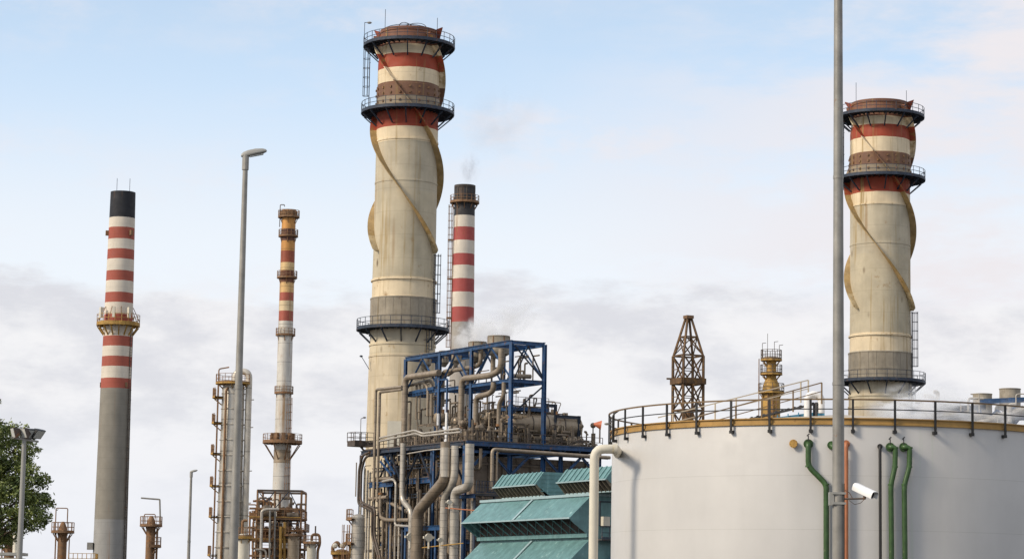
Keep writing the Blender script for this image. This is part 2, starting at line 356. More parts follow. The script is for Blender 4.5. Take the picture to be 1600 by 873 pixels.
# ------------------------------------------------------------------ the two giant stacks
def big_stack(pxc, pyc, Y0, label, zs, rs, lamp, loc_extra):
    """zs: height shift, rs: radius factor; numbers below are metres"""
    b0 = P(pxc, pyc, Y0); cx, cy = b0.x, b0.y
    root = thing('striped_stack', label, 'industrial stack', (cx, cy, 0), 'two giant banded stacks with spiral strakes')
    Y = 312; Yf = 308
    z = lambda py, front=True: zf(634, py, Yf if front else Y)+zs
    pm = 12.45/rs
    r = lambda p: p/pm
    zt = z(39)
    bands = [(0, (.54, .45, .31)), (z(554), (.54, .46, .32)), (z(536), (.58, .50, .36)), (z(462), CREAM), (z(434), (.46, .395, .275)), (z(300), (.45, .39, .28)),
             (z(219), CREAM), (z(197), RED), (z(163), (.27, .215, .15)), (z(150), BROWN), (z(128), CREAM), (z(106), RED), (z(84), CREAM), (z(68), (.19, .08, .045))]
    k = 'banded_stack_paint'+('' if lamp else '_worn')
    mt = mat(k, CREAM, .7, var=.15, scale=.35, bands=bands, rust=.12, rustcol=(.27, .15, .05), streak=.48 if lamp else .6, fine=0, seam=(2.95, .07, .86), off=0. if lamp else 41., spots=.10)
    sb = [(0, (.44, .34, .19)), (z(365), (.33, .225, .10)), (z(225), (.36, .24, .10))]+[q for q in bands if q[0] >= z(199)]
    mt2 = mat(k+'_strakes', CREAM, .7, var=.25, scale=.9, bands=sb, rust=.42, rustcol=(.25, .14, .04), streak=.6, fine=0)
    c = Vector((cx, cy, 0))
    prof = [(r(56), 0), (r(53), z(640)), (r(52), z(556))]
    def ringat(py, w_=.12, rr=51.3):
        q = z(py); prof.extend([(r(rr), q-.12), (r(rr)+w_, q-.1), (r(rr)+w_, q+.1), (r(rr), q+.12)])
    ringat(554, .1, 51.6); ringat(536, .1, 51.3)
    prof += [(r(51), z(516)), (r(51), z(462)), (r(49.8), z(461))]
    ringat(434, .18, 49.6); prof += [(r(49), z(380)), (r(48.9), z(330))]; ringat(280, .05, 48.9); ringat(215, .08, 48.7)
    prof += [(r(48.7), z(197)), (r(48.7), z(165)), (r(50), z(163)), (r(50), z(129)), (r(48.8), z(128)), (r(48.6), z(92)), (r(46), z(70)), (r(45.5), z(45)), (r(46.6), z(44)), (r(46.6), zt), (r(44.5), zt), (r(44), zt-6)]
    MB().lathe(c, prof, 72).build('shaft', mt, root)
    # cladding panels round the lower belt
    mb = MB(); za, zb = z(509), z(464)
    n = 24
    for i in range(n):
        a0 = 2*math.pi*i/n; a1 = a0+2*math.pi/n*.965
        mb.lathe(c, [(r(51), za), (r(51.9), za), (r(51.9), zb), (r(51), zb)], 3, False, a0, a1)
    for zz in (zb+.1, za+ (zb-za)*.42): mb.lathe(c, [(r(52), zz-.08), (r(52.4), zz-.08), (r(52.4), zz+.08), (r(52), zz+.08)], 48, False)
    mb.build('cladding_belt', mat(k+'_belt', (.27, .23, .17), .6, var=.2, rust=.2, rustcol=(.15, .09, .04), streak=.4, fine=0), root)
    # bolts on the brown band
    mb = MB()
    for i in range(20):
        a = 2*math.pi*(i+.3)/20; d = Vector((math.cos(a), math.sin(a), 0))
        for zz in (z(134), z(143), z(155)): MB().box(c+d*r(50.2)+Z*zz, .22, .22, .26, a).build('stud', 'rusty', root)
    # helical strakes
    zz_of = lambda th: None
    y_end, y_top = 397, 60
    for k3 in range(3):
        vs = []; fs = []; n = 90; ph = -2*math.pi*k3/3
        za, zb = z(y_end, False), z(y_top, False); z204 = z(204, False); z430 = z(430, False)
        for i in range(n+1):
            zz = za+(zb-za)*i/n
            th = math.pi*(1-.02-(z204-zz)/(z204-z430))+ph     # 180 deg = left silhouette, 90 = towards the viewer
            d = Vector((math.cos(th), -math.sin(th), 0))
            tap = min(1, (i+2)/5.)
            ri, ro = r(44), r(48.5)+(.86 if i > 0 else .55)
            if zz > z(70): ro = r(48.5)+.86-.25*(zz-z(70))/(zt-z(70))
            for rad, dz in ((ri, -.10), (ro, -.08), (ro, .08), (ri, .10)): vs.append(c+d*rad+Z*(zz+dz))
        for i in range(n):
            for j in range(4): fs.append((i*4+j, i*4+(j+1) % 4, i*4+4+(j+1) % 4, i*4+4+j))
        fs += [(0, 1, 2, 3), (n*4+3, n*4+2, n*4+1, n*4)]
        MB().add(vs, fs).build('strake', mt2, root)
    for a_, w_ in ((187, 1.), (-6, 1.)):   # flared strake tops beside the crown
        d = Vector((math.cos(R(a_)), math.sin(R(a_)), 0)); t = Vector((-d.y, d.x, 0)); q = c+Z*z(66, False); h_ = z(47, False)-z(66, False)
        vs = [q+d*r(45)-t*.3, q+d*r(48)-t*.3, q+d*r(48+7*w_)+Z*h_-t*1.4, q+d*r(45)+Z*h_*.85-t*1.2]; vs += [v+t*.35 for v in vs]
        MB().add(vs, [(0, 1, 2, 3), (7, 6, 5, 4), (0, 4, 5, 1), (1, 5, 6, 2), (2, 6, 7, 3), (3, 7, 4, 0)]).build('strake_top', 'rustred', root)
    for py, ro in ((77, 73), (181, 74), (519, 73)):
        ring_platform(root, cx, cy, z(py-4, False), r(49.5), r(ro), nb=14, drop=1.55, th=.36, h=1.15, br=.15)
    # ladders
    ladder(root, cx-r(60), cy-1, z(178, False), z(80, False), R(180), off=.1)
    la = R(-22)
    ladder(root, cx+r(50)*math.cos(la), cy+r(50)*math.sin(la), z(515, False), z(399, False), la, off=.2)
    ladder(root, cx+r(50)*math.cos(R(-48)), cy+r(50)*math.sin(R(-48)), z(575, False), z(521, False), R(-48), off=.9)
    MB().cyl(c+Vector((-r(39), 0, zt-1)), c+Vector((-r(39), 0, zt+2.9)), .035, n=5).build('lightning_rod', 'bluedark', root)
    MB().cyl(c+Vector((r(44), 0, zt-1)), c+Vector((r(44), 0, zt+1.9)), .035, n=5).build('lightning_rod', 'bluedark', root)
    if lamp:
        mb = MB()
        for a in (R(10), R(70), R(130)):
            d = Vector((math.cos(a), math.sin(a), 0)); pts = [c+d*r(44)*math.cos(q)+Z*(zt-.2+math.sin(q)*1.2) for q in [math.pi*i/12 for i in range(13)]]
            for p, q in zip(pts, pts[1:]): mb.beam(p, q, .07)
        mb.build('hoop_frame', 'bluedark', root)
        q = c+Vector((-r(71.5), 0, z(77, False))); mb = MB().cyl(q, q+Z*3.4, .04, n=6); mb.cyl(q+Z*3.35, q+Z*3.35+Vector((.5, 0, .05)), .04, n=6)
        lp = mb.build('lamp_post', 'bluedark', root); MB().ball(q+Z*3.35+Vector((.6, 0, 0)), .32, 10, .45).build('lamp_head', 'lampshell', lp)
    return root, c, z, r
main, mc, mz, mrr = big_stack(634.5, 290, 312, 'giant cream and red banded stack with spiral strakes, taller one behind the blue steelwork', 0, 1., True, None)
# doghouse, floodlights at the main stack's foot
mb = MB(); q = P(613, 690, 306); mb.box((q.x+.4, q.y, q.z+.9), 2.0, 2, 3.2)
tag(mb.build('equipment_hut', 'cream'), 'plain cream box housing against the foot of the taller giant stack', 'equipment hut')
# a swing-out lamp bracket on the stack
a = P(577, 577, 310); mb = MB().beam(a, a+Vector((-1.0, 0, 1.6)), .08); mb.ball(a+Vector((-1.05, 0, 1.65)), .22, 8, .6); mb.build('floodlight_bracket', 'bluedark', main)
Y2 = 336
dz2 = zf(1375, 153, Y2-4)-zf(634, 39, 308)
second, sc2, z2f, r2f = big_stack(1375, 300, Y2, 'giant cream and red banded stack with spiral strakes, shorter one behind the white tank', dz2, 1.035, False, None)

# ------------------------------------------------------------------ slimmer chimneys
def slim(name, label, pxs, Y, prof_px, bands_px, mt_kw, cap=None, root_cat='chimney', n=48):
    b0 = P(pxs[0], pxs[1], Y); cx, cy = b0.x, b0.y; pm = lambda py: 3900/(Y*math.cos(PIT)+zf(pxs[0], py, Y)*math.sin(PIT))
    r0 = prof_px[0][1]/pm(prof_px[0][0])
    root = thing(name, label, root_cat, (cx, cy, 0))
    z = lambda py: zf(pxs[0], py, Y-2); c = Vector((cx, cy, 0))
    pr = [(rr/pm(py), z(py)) for py, rr in prof_px]
    # extrapolate to the ground
    (ra, za), (rb, zb) = pr[0], pr[1]; g = (ra-rb)/(zb-za) if zb != za else 0
    pr = [(ra+g*za, 0)]+pr+[(pr[-1][0]-.25, pr[-1][1]), (pr[-1][0]-.3, pr[-1][1]-4)]
    bands = [(0, bands_px[0][1])]+[(z(py), cc) for py, cc in bands_px[1:]]
    mt = mat(name+'_paint', CREAM, bands=bands, **mt_kw)
    MB().lathe(c, pr, n).build('shaft', mt, root)
    return root, c, z, pm
WH = (.62, .55, .45); RD = (.34, .085, .055); CONC = (.225, .205, .168)
bp = [(873, (.28, .27, .25)), (812, CONC), (607.5, RD), (590.6, WH), (573, RD), (557, WH), (540, RD), (524, WH), (505, RD), (490, WH), (473, RD), (455.5, WH), (438.5, RD), (422.5, WH), (405.5, RD), (389.5, WH), (372.5, RD), (356, WH), (340, (.018, .019, .023))]
ch, c, z, pm = slim('striped_chimney', 'tall tapering concrete chimney, red and white bands and a black top, at the left', (185, 500), 350,
    [(873, 26.2), (600, 23.8), (297, 19.3)], bp, dict(rough=.75, var=.10, scale=.5, streak=.3, rust=.02, fine=0, seam=(1.5, .05, .88)))
rr = lambda py, v: v/pm(py)
ring_platform(ch, c.x, c.y, z(503), rr(500, 22), rr(500, 34), nb=16, m='rustyellow', drop=1.2, th=.55, h=1.2, seg=20)
mb = MB()
for i in range(10):
    a = 2*math.pi*i/10; d = Vector((math.cos(a), math.sin(a), 0)); MB().beam(c+d*rr(500, 33)+Z*z(500), c+d*rr(500, 22.5)+Z*z(478), .07).build('stay_rod', 'rusty', ch)
for a in (-140, -95, -50):
    d = Vector((math.cos(R(a)), math.sin(R(a)), 0)); MB().box(c+d*rr(500, 31)+Z*(z(498)+.9), .45, .35, 1.5, R(a)).build('antenna_panel', 'cream', ch)
for s in (-1, 1): MB().cyl(c+Vector((s*rr(300, 10), 0, z(300))), c+Vector((s*rr(300, 10), 0, z(275))), .035, n=5).build('lightning_rod', 'bluedark', ch)
ladder(ch, c.x+rr(600, 24)*math.cos(R(-20)), c.y+rr(600, 24)*math.sin(R(-20)), z(600), z(512), R(-35), m='pipedark', off=.05, cage=False)
zz = 1; la = R(-24)
mb = MB(); seg = 40   # ladder that follows the taper
for i in range(seg):
    z0 = z(873)-3+(z(600)-z(873)+3)*i/seg; z1 = z0+(z(600)-z(873)+3)/seg
    r0 = rr(873, 26.3)+(rr(600, 23.9)-rr(873, 26.3))*i/seg; d = Vector((math.cos(la), math.sin(la), 0)); t = Vector((-d.y, d.x, 0))
    for s in (-1, 1): mb.beam(c+d*(r0+.15)+t*.25*s+Z*z0, c+d*(r0+.15)+t*.25*s+Z*z1, .07)
    for j in (0, .33, .66): mb.beam(c+d*(r0+.15)+t*.25+Z*(z0+j*(z1-z0)), c+d*(r0+.15)-t*.25+Z*(z0+j*(z1-z0)), .05)
    if i % 2 == 0: mb.beam(c+d*(r0+.15)+t*.35+Z*z1, c+d*(r0+.35)+Z*z1, .08); mb.beam(c+d*(r0+.15)-t*.35+Z*z1, c+d*(r0+.35)+Z*z1, .08)
mb.build('ladder', 'pipedark', ch)
for py in (362, 600):
    for a in (-165, -40): d = Vector((math.cos(R(a)), math.sin(R(a)), 0)); MB().box(c+d*rr(py, 22)+Z*z(py), .5, .4, .7, R(a)).build('warning_lamp', 'rusty', ch)
q = c+Vector((-rr(850, 29), -1, 0)); MB().box(q+Z*z(853), .8, .7, 1.0).build('junction_box', 'greypost', ch)

OR = (.52, .25, .065)
bp = [(800, (.56, .53, .47)), (523, (.58, .54, .46)), (500, RD), (485, (.62, .49, .30)), (469, RD), (455, (.60, .38, .16)), (440, (.16, .06, .03)), (423, (.60, .42, .20)), (409, (.28, .07, .035)), (392, OR), (376, (.12, .05, .03)), (357, OR), (338, (.06, .035, .022))]
s2, c, z, pm = slim('rusty_stack', 'slim rust streaked stack, orange and red bands above a silver shaft, behind scaffolding', (445, 560), 380,
    [(800, 14), (688, 12.6), (600, 11.8), (330, 10.8)], bp, dict(rough=.55, metal=.15, var=.14, scale=.6, streak=.6, rust=.12, rustcol=(.30, .14, .05), fine=0, seam=(2.9, .10, .62)))
rr = lambda py, v: v/pm(py)
MB().lathe(c, [(rr(330, 11), z(338)), (rr(330, 13.5), z(335)), (rr(330, 13.5), z(327)), (rr(330, 11), z(325)), (rr(330, 9), z(325))], 24).build('cap', 'rusty', s2)
for py, ro in ((336, 17), (366, 15.5), (431, 16), (521, 15.5), (612, 15)):
    ring_platform(s2, c.x, c.y, z(py), rr(py, 11), rr(py, ro), nb=6, m='rusty', drop=.8, th=.2, h=1.0, seg=16, br=.08)
ring_platform(s2, c.x, c.y, z(688), rr(690, 12.5), rr(690, 31), nb=8, m='rusty', drop=2.3, th=.5, h=1.1, seg=16, br=.13)
mb = MB()
for i in range(9):
    a = 2*math.pi*i/9; d = Vector((math.cos(a), math.sin(a), 0)); mb.box(c+d*rr(690, 16)+Z*(z(688)+.7), .55, .55, 1.1, a)
mb.build('junction_boxes', 'rusty', s2)
MB().cyl(c+Z*(z(688)-1.3), c+Z*(z(688)-3.3), rr(690, 13.2), n=24).build('wear_band', 'vessel', s2)
mb = MB().tube([c+Vector((-1.35, -.2, z(352))), c+Vector((-1.35, -.2, z(317))), c+Vector((-.7, -.2, z(317))), c+Vector((-.7, -.2, z(320)))], .07, 6); mb.build('davit', 'pipedark', s2)
ladder(s2, c.x+rr(600, 10.5)*.7, c.y-rr(600, 10.5)*.75, z(800), z(620), R(-45), m='rusty', off=.05)

bp = [(560, (.33, .30, .26)), (505, RD), (481, WH), (457, RD), (436, WH), (415, RD), (395, WH), (375, RD), (355, WH), (336, (.03, .03, .032))]
bp = [(560, (.33, .30, .26)), (503, (.35, .07, .06)), (479, WH), (457, (.35, .07, .06)), (435, WH), (415, (.35, .07, .06)), (395, WH), (375, (.35, .07, .06)), (355, WH), (336, (.035, .033, .034))]
s3, c, z, pm = slim('striped_chimney', 'slim red and white banded chimney with sooty top, close behind the taller giant stack', (724, 420), 420,
    [(560, 18.3), (480, 18), (290, 15.8)], bp, dict(rough=.7, var=.10, scale=.5, streak=.3, rust=.02, fine=0))
rr = lambda py, v: v/pm(py)
ring_platform(s3, c.x, c.y, z(313), rr(310, 16), rr(310, 23), nb=10, m='rusty', drop=.9, th=.35, h=1.1, seg=18, br=.1)
mb = MB()
for i in range(14):
    a = 2*math.pi*i/14; d = Vector((math.cos(a), math.sin(a), 0)); mb.beam(c+d*rr(300, 15.7)+Z*z(311), c+d*rr(300, 15.9)+Z*z(290), .12)
mb.lathe(c, [(rr(300, 16), z(291)), (rr(300, 16.6), z(291)), (rr(300, 16.6), z(287)), (rr(300, 14), z(287))], 24); mb.build('cap', 'darkcore', s3)
ladder(s3, c.x-rr(400, 17), c.y-.6, z(560), z(318), R(188), m='rusty', off=.05)
for py in (373, 434, 495):
    for a in (-170,): d = Vector((math.cos(R(a)), math.sin(R(a)), 0)); MB().box(c+d*rr(py, 21)+Z*z(py), .8, .5, .25, R(a)).build('rest_step', 'rusty', s3)

# ------------------------------------------------------------------ tall distillation column at left centre
def half_plat(root, c, zz, ri, ro, a0, a1, m='rustyellow'):
    return ring_platform(root, c.x, c.y, zz, ri, ro, R(a0), R(a1), nb=2, m=m, rm='rusty', drop=.8, th=.3, h=1.1, seg=8, br=.1)
Yc = 330; b0 = P(361, 730, Yc); c = Vector((b0.x, b0.y, 0)); z = lambda py: zf(361, py, Yc); pm = 11.6
col = thing('distillation_column', 'tall silver distillation column with a big overhead pipe, half hidden by a lamp post', 'process column', c)
MB().lathe(c, [(1.75, 0), (1.72, z(873)), (1.62, z(800)), (1.55, z(720)), (1.5, z(606)), (1.3, z(600)), (.9, z(596)), (0, z(594))], 32).build('shell', 'silvercol', col)
mb = MB()
for py in range(615, 873, 24): mb.lathe(c, [(1.4, z(py)-.05), (1.5+.35*(py-600)/273*.9+.06, z(py)-.05), (1.5+.35*(py-600)/273*.9+.06, z(py)+.05), (1.4, z(py)+.05)], 28, False)
mb.build('stiffener_rings', 'silvercol', col)
ring_platform(col, c.x, c.y, z(598), 1.2, 2.4, nb=6, m='rustyellow', rm='rusty', drop=.8, th=.3, seg=16, br=.1)
for py in (620, 660, 708, 758, 806, 866): half_plat(col, c, z(py), 1.5, 2.75, 155, 215)
ladder(col, c.x-1.9, c.y-1.0, z(873), z(600), R(205), m='rusty', off=.0, cage=False)
mb = MB(); mb.tube([c+Vector((.2, 0, z(600))), c+Vector((.2, 0, z(580))), c+Vector((2.05, -.3, z(580))), c+Vector((2.1, -.3, z(873)-4))], .44, 14, bend=1.5); mb.build('overhead_pipe', 'silvercol', col)
mb = MB(); mb.tube([c+Vector((-1.95, -.5, z(873))), c+Vector((-1.95, -.5, z(577))), c+Vector((-.6, -.5, z(574)))], .09, 7); mb.build('vent_pipe', 'rusty', col)
mb = MB(); mb.tube([c+Vector((-.75, -1.7, z(873))), c+Vector((-.75, -1.7, z(610))), c+Vector((-.5, -1.2, z(606)))], .16, 8); mb.build('riser_pipe', 'rusty', col)
for py in (625, 668, 736, 786): q = c+Vector((2.1, -.3, z(py))); MB().beam(q+Vector((-.9, 0, 0)), q+Vector((.7, 0, .1)), .13).build('pipe_guide', 'silvercol', col)
# squat drum in front of it
b0 = P(378, 850, 318); c2 = Vector((b0.x, b0.y, 0)); zz = zf(378, 836, 318)
d2 = thing('small_column', 'short cream column with rusty orange top platform beside the tall silver column', 'process column', c2)
MB().lathe(c2, [(.95, 0), (.95, zz-.5), (.7, zz), (0, zz+.3)], 24).build('shell', 'cream', d2)
ring_platform(d2, c2.x, c2.y, zz-.1, .8, 1.35, nb=6, m='rustyellow', rm='rusty', drop=.6, th=.45, seg=14, br=.1)
MB().tube([c2+Z*(zz), c2+Z*(zz+1.9), c2+Vector((.6, 0, zz+1.9))], .18, 8, bend=.4).build('top_pipe', 'rusty', d2)

# ------------------------------------------------------------------ steel rack round the rusty stack's foot
Yk = 368
rk = thing('scaffold_rack', 'brown open steel rack full of pipes at the foot of the rust streaked stack', 'steel rack', (P(437, 820, Yk).x, Yk, 0))
X = lambda px, Y=Yk: P(px, 800, Y).x
ZK = lambda py, Y=Yk: zf(437, py, Y)
fx = [X(406), X(433), X(474)]; fy = [Yk-4, Yk+4]
for x in fx:
    for y in fy: MB().beam((x, y, 0), (x, y, ZK(768)), .22).build('post', 'rusty', rk)
for x in (X(394), X(400)): MB().beam((x, Yk-3, 0), (x, Yk-3, ZK(800)), .2).build('post', 'rusty', rk)
for py in (768, 796, 811, 845, 869):
    zz = ZK(py)
    for y in fy: MB().beam((X(394) if py > 790 else fx[0], y, zz), (fx[2], y, zz), .24, .3).build('beam', 'rusty' if py > 780 else 'pipedark', rk)
    for x in (fx[0], fx[2]): MB().beam((x, fy[0], zz), (x, fy[1], zz), .22, .28).build('beam', 'rusty', rk)
for py in (811, 845):
    zz = ZK(py)+.2; fl = MB().box(((fx[0]+fx[2])/2-.6, Yk, zz), fx[2]-X(394), 8.4, .12).build('floor', 'rustyellow', rk)
    railing([(X(392), fy[0]-.1, zz), (fx[2]+.2, fy[0]-.1, zz), (fx[2]+.2, fy[1], zz)], 1.1, 1.3).build('railing', 'rusty', fl)
for (xa, ya, xb, yb) in ((406, 768, 420, 786), (420, 786, 433, 768), (455, 768, 433, 796), (455, 768, 474, 805), (433, 811, 455, 845), (455, 845, 474, 811), (455, 811, 474, 845)):
    MB().beam((X(xa), fy[0], ZK(ya)), (X(xb), fy[0], ZK(yb)), .13).build('brace', 'bluedark', rk)
random.seed(3)
mb = MB()
for i in range(36):
    x = random.uniform(X(398), X(472)); zz = ZK(random.choice((811, 845, 873)))+.3; hh = random.uniform(.4, 1.6)
    if random.random() < .5: mb.cyl((x, Yk-3+random.uniform(0, 3), zz), (x, Yk-3+random.uniform(0, 3), zz+hh), random.uniform(.2, .5), n=10)
    else: mb.box((x, Yk-3+random.uniform(0, 3), zz+hh/2), random.uniform(.4, 1.2), .6, hh*.8)
mb.build('machinery', 'rusty', rk)
mb = MB(); mb3 = MB()
for i in range(70):
    x = random.uniform(X(396), X(474)); y_ = Yk+random.uniform(-4.3, 3.5); z0 = random.choice((ZK(873)-3, ZK(845), ZK(811))); q = Vector((x, y_, z0)); hh = random.uniform(1., 3.2); rr2 = random.choice((.06, .1, .16, .22))
    (mb if i % 2 else mb3).tube([q, q+Z*hh, q+Z*hh+Vector((random.uniform(-1.8, 1.8), 0, 0))], rr2, 7, bend=.3)
mb3.ball((X(420), Yk-3.5, ZK(800)), .95, 14); mb3.cyl((X(414), Yk-4, ZK(803)), (X(432), Yk-4, ZK(803)), .55, n=16); mb3.cyl((X(452), Yk-3.8, ZK(806)), (X(470), Yk-3.8, ZK(806)), .45, n=16); mb3.cyl((X(436), Yk-3, 0), (X(436), Yk-3, ZK(818)), .8, n=18)
o = mb.build('small_piping', 'rusty', loc=(X(436), Yk, 0)); tag(o, 'thicket of thin rusty pipes in the brown rack under the slim stack', 'pipes', kind='stuff')
o = mb3.build('small_piping', 'clutter', loc=(X(436), Yk, 0)); tag(o, 'thicket of grimy grey pipes and pots in the brown rack under the slim stack', 'pipes', kind='stuff')
for py in (829, 858):
    zz = ZK(py); fl = MB().box(((fx[0]+fx[2])/2, Yk, zz), fx[2]-fx[0]+1.2, 8.2, .12).build('floor', 'rusty', rk)
    railing([(fx[0]-.6, fy[0]-.2, zz), (fx[2]+.6, fy[0]-.2, zz), (fx[2]+.6, fy[1], zz)], 1.1, 1.2).build('railing', 'rusty', fl)
G_RK = 'pipes in the brown rack'
for i, (pts, r_, m, lb) in enumerate([
    ([(409, 856), (409, 798), (416, 795), (436, 795)], .22, 'pipelight', 'pale inverted U pipe at the left of the brown rack'),
    ([(422, 873), (422, 797)], .14, 'greypost', 'thin grey vertical pipe in the middle of the brown rack'),
    ([(430, 873), (430, 797)], .14, 'greypost', 'thin grey vertical pipe just left of the yellow pipes'),
    ([(439, 873), (439, 822)], .22, 'rustyellow', 'yellow vertical pipe, left one of the yellow pair in the brown rack'),
    ([(445, 873), (445, 815)], .22, 'rustyellow', 'yellow vertical pipe, right one of the yellow pair in the brown rack'),
    ([(399, 858), (416, 858), (416, 873)], .16, 'pipelight', 'low horizontal pale pipe at the left foot of the brown rack')]):
    pp = [P(x, y, Yk-5-.4*(i % 2)) for x, y in pts]; pp[0 if i < 5 else -1].z = 0
    tag(MB().tube(pp, r_, 9, bend=.7).build('pipe', m), lb, 'pipe', G_RK)
for (px, py, w_, y_, m, lb, top) in [(459, 833, 9, Yk-5, 'vessel', 'beige upright drum at the right of the brown rack', 'vessel'),
                                (487, 845, 7, 360, 'cream', 'short cream column with crooked vent pipe right of the brown rack', 'pipe'),
                                (403, 806, 4, Yk+1, 'silvercol', 'narrow silver upright vessel at the left edge of the brown rack', 'vessel')]:
    b = P(px, py, y_); r_ = w_/10.6; cc = Vector((b.x, b.y, 0))
    t = thing('upright_drum', lb, 'vessel', cc)
    MB().lathe(cc, [(r_, 0), (r_, b.z-.3), (r_*.7, b.z), (0, b.z+.15)], 20).build('shell', m, t)
    ring_platform(t, cc.x, cc.y, b.z-.2, r_, r_+.6, nb=5, m='rusty', drop=.5, th=.25, h=1., seg=12, br=.08)
    if px == 487:
        MB().tube([cc+Z*b.z, cc+Z*(b.z+1.0), cc+Vector((1.1, 0, b.z+1.0)), cc+Vector((1.2, 0, b.z-.4)), cc+Vector((.9, 0, b.z-1.2)), cc+Vector((.9, 0, b.z-3))], .2, 8, bend=.5).build('vent_pipe', 'rusty', t)
        MB().tube([cc+Vector((.5, 0, b.z+1)), cc+Vector((.5, 0, b.z+2.2))], .12, 6).build('relief_valve', 'pipedark', t)
b = P(534, 858, 340); cc = Vector((b.x, b.y, 0)); t = thing('upright_drum', 'rusty brown drum with two curled pipe ends, left of the blue steelwork', 'vessel', cc)
MB().lathe(cc, [(.9, 0), (.9, b.z-.2), (.6, b.z), (0, b.z+.1)], 20).build('shell', 'rusty', t)
for s in (-1, 1): MB().tube([cc+Vector((s*.9, 0, b.z-1.5)), cc+Vector((s*1.3, 0, b.z+.4)), cc+Vector((s*.6, 0, b.z+1.1)), cc+Vector((s*.2, 0, b.z+.3))], .24, 8, bend=.6).build('curled_pipe', 'rusty' if s < 0 else 'rustyellow', t)
MB().ball(cc+Vector((-.9, -.3, b.z+.5)), .38, 10).build('valve_body', 'cream', t); MB().ball(cc+Vector((.1, -.3, b.z+.5)), .36, 10).build('valve_body', 'cream', t)
ring_platform(t, cc.x, cc.y, b.z-.5, .9, 1.5, nb=5, m='rustyellow', drop=.5, th=.25, h=.3, seg=12, br=.08)

# ------------------------------------------------------------------ small rusty towers left
def small_tower(px, py, Y, w_, label, arm, two):
    b = P(px, py, Y); r_ = w_; cc = Vector((b.x, b.y, 0)); t = thing('small_tower', label, 'process column', cc)
    MB().lathe(cc, [(r_, 0), (r_, b.z-.5), (r_*1.12, b.z-.4), (r_*1.12, b.z), (r_*.6, b.z+.9), (r_*.3, b.z+1.2), (0, b.z+1.2)], 20).build('shell', 'rusty', t)
    ring_platform(t, cc.x, cc.y, b.z, r_, r_+.85, nb=6, m='rusty', drop=.9, th=.25, h=1.1, seg=14, br=.1)
    if two: ring_platform(t, cc.x, cc.y, b.z-2.6, r_, r_+.8, R(-90), R(90), nb=2, m='rusty', drop=.7, th=.3, h=1.1, seg=6, br=.1)
    else: ring_platform(t, cc.x, cc.y, b.z-4.4, r_, r_+.8, R(110), R(250), nb=2, m='rusty', drop=.7, th=.3, h=1.1, seg=6, br=.1)
    ladder(t, cc.x+(r_+.1)*(1 if two else -1), cc.y-.3, 0, b.z, R(0 if two else 180), m='rusty', off=.1, cage=False)
    MB().tube([cc+Vector((-.9, 0, b.z)), cc+Vector((-.9, 0, b.z+(2.8 if not two else 1.4))), cc+Vector((.5, 0, b.z+(2.8 if not two else 1.4))), cc+Vector((.5, 0, b.z+.9))], .07, 6, bend=.2).build('davit', 'rusty', t)
    MB().tube([cc+Vector((r_+.35, -.4, b.z-.4)), cc+Vector((r_+.35, -.4, b.z-6))], .07, 6).build('riser_pipe', 'rusty', t)
    if arm:
        MB().tube([cc+Vector((1.2, 0, b.z)), cc+Vector((1.0, 0, b.z+3.3)), cc+Vector((-1.4, 0, b.z+3.45))], .11, 7, bend=.1).build('crane_arm', 'greypost', t)
    return t
small_tower(98, 830, 300, .55, 'small rusty tower with a ring platform between the tree and the tall left chimney', False, False)
small_tower(236, 820, 320, .6, 'small rusty tower with a long crane arm, right of the tall left chimney', True, True)
q = P(130, 870, 300); t = thing('yellow_gantry', 'low yellow railed gantry beside the foot of the tall left chimney', 'gantry', (q.x, q.y, 0))
dk = MB().box((q.x, q.y, q.z-.9), 3.2, 1.6, .3).build('deck', 'rustyellow', t); railing([(q.x-1.6, q.y-.8, q.z-.75), (q.x+1.6, q.y-.8, q.z-.75), (q.x+1.6, q.y+.8, q.z-.75)], 1.2, .5).build('railing', 'rustyellow', dk)
for s in (-1.5, 1.5):
    for s2_ in (-.7, .7): MB().beam((q.x+s, q.y+s2_, 0), (q.x+s, q.y+s2_, q.z-1.0), .2).build('leg', 'rusty', t)
q = P(12, 862, 260); t = thing('pump_shelter', 'pale low shelter with round vent under the tree at the lower left corner', 'shelter', (q.x, q.y, 0))
MB().box((q.x, q.y, q.z/2-.3), 3.2, 3, q.z-.6).build('wall', 'cream', t); MB().box((q.x, q.y, q.z-.2), 3.6, 3.4, .3).build('roof', 'lampshell', t)
MB().tube([(q.x+1.0, q.y-1, q.z-.2), (q.x+1.0, q.y-1, q.z+2.0)], .3, 10).build('vent', 'cream', t)
q = P(12, 849, 262); small_tower(15, 846, 300, .6, 'little rusty tower half hidden behind the tree', False, False)

# ------------------------------------------------------------------ derrick and flare drum behind the tank
Yd = 235; b0 = P(1075, 600, Yd); dc = Vector((b0.x, b0.y, 0)); dz = lambda py: zf(1075, py, Yd); s_ = 1.38*.86
dr = thing('lattice_derrick', 'rusty brown lattice derrick with a pointed top behind the white tank', 'lattice tower', dc)
rot = R(24)
def dp(i, k, zz, sc_=1.): 
    a = rot+R(45+90*i); return dc+Vector((math.cos(a)*k*sc_, math.sin(a)*k*sc_, zz))
K = 1.5; zA, zT = dz(556), dz(497); zB = 2.
lv = [zB]; 
while lv[-1] < zA-1.0: lv.append(lv[-1]+2.55)
lv = [zA-(len(lv)-1-i)*((zA-zB)/(len(lv)-1)) for i in range(len(lv))]
for i in range(4):
    MB().beam(dp(i, K, 0), dp(i, K, zA), .2).build('leg', 'derrick', dr); MB().beam(dp(i, K*.97, zA), dp(i, .28, zT), .17).build('top_leg', 'derrick', dr)
mbs = MB(); mbx = MB()
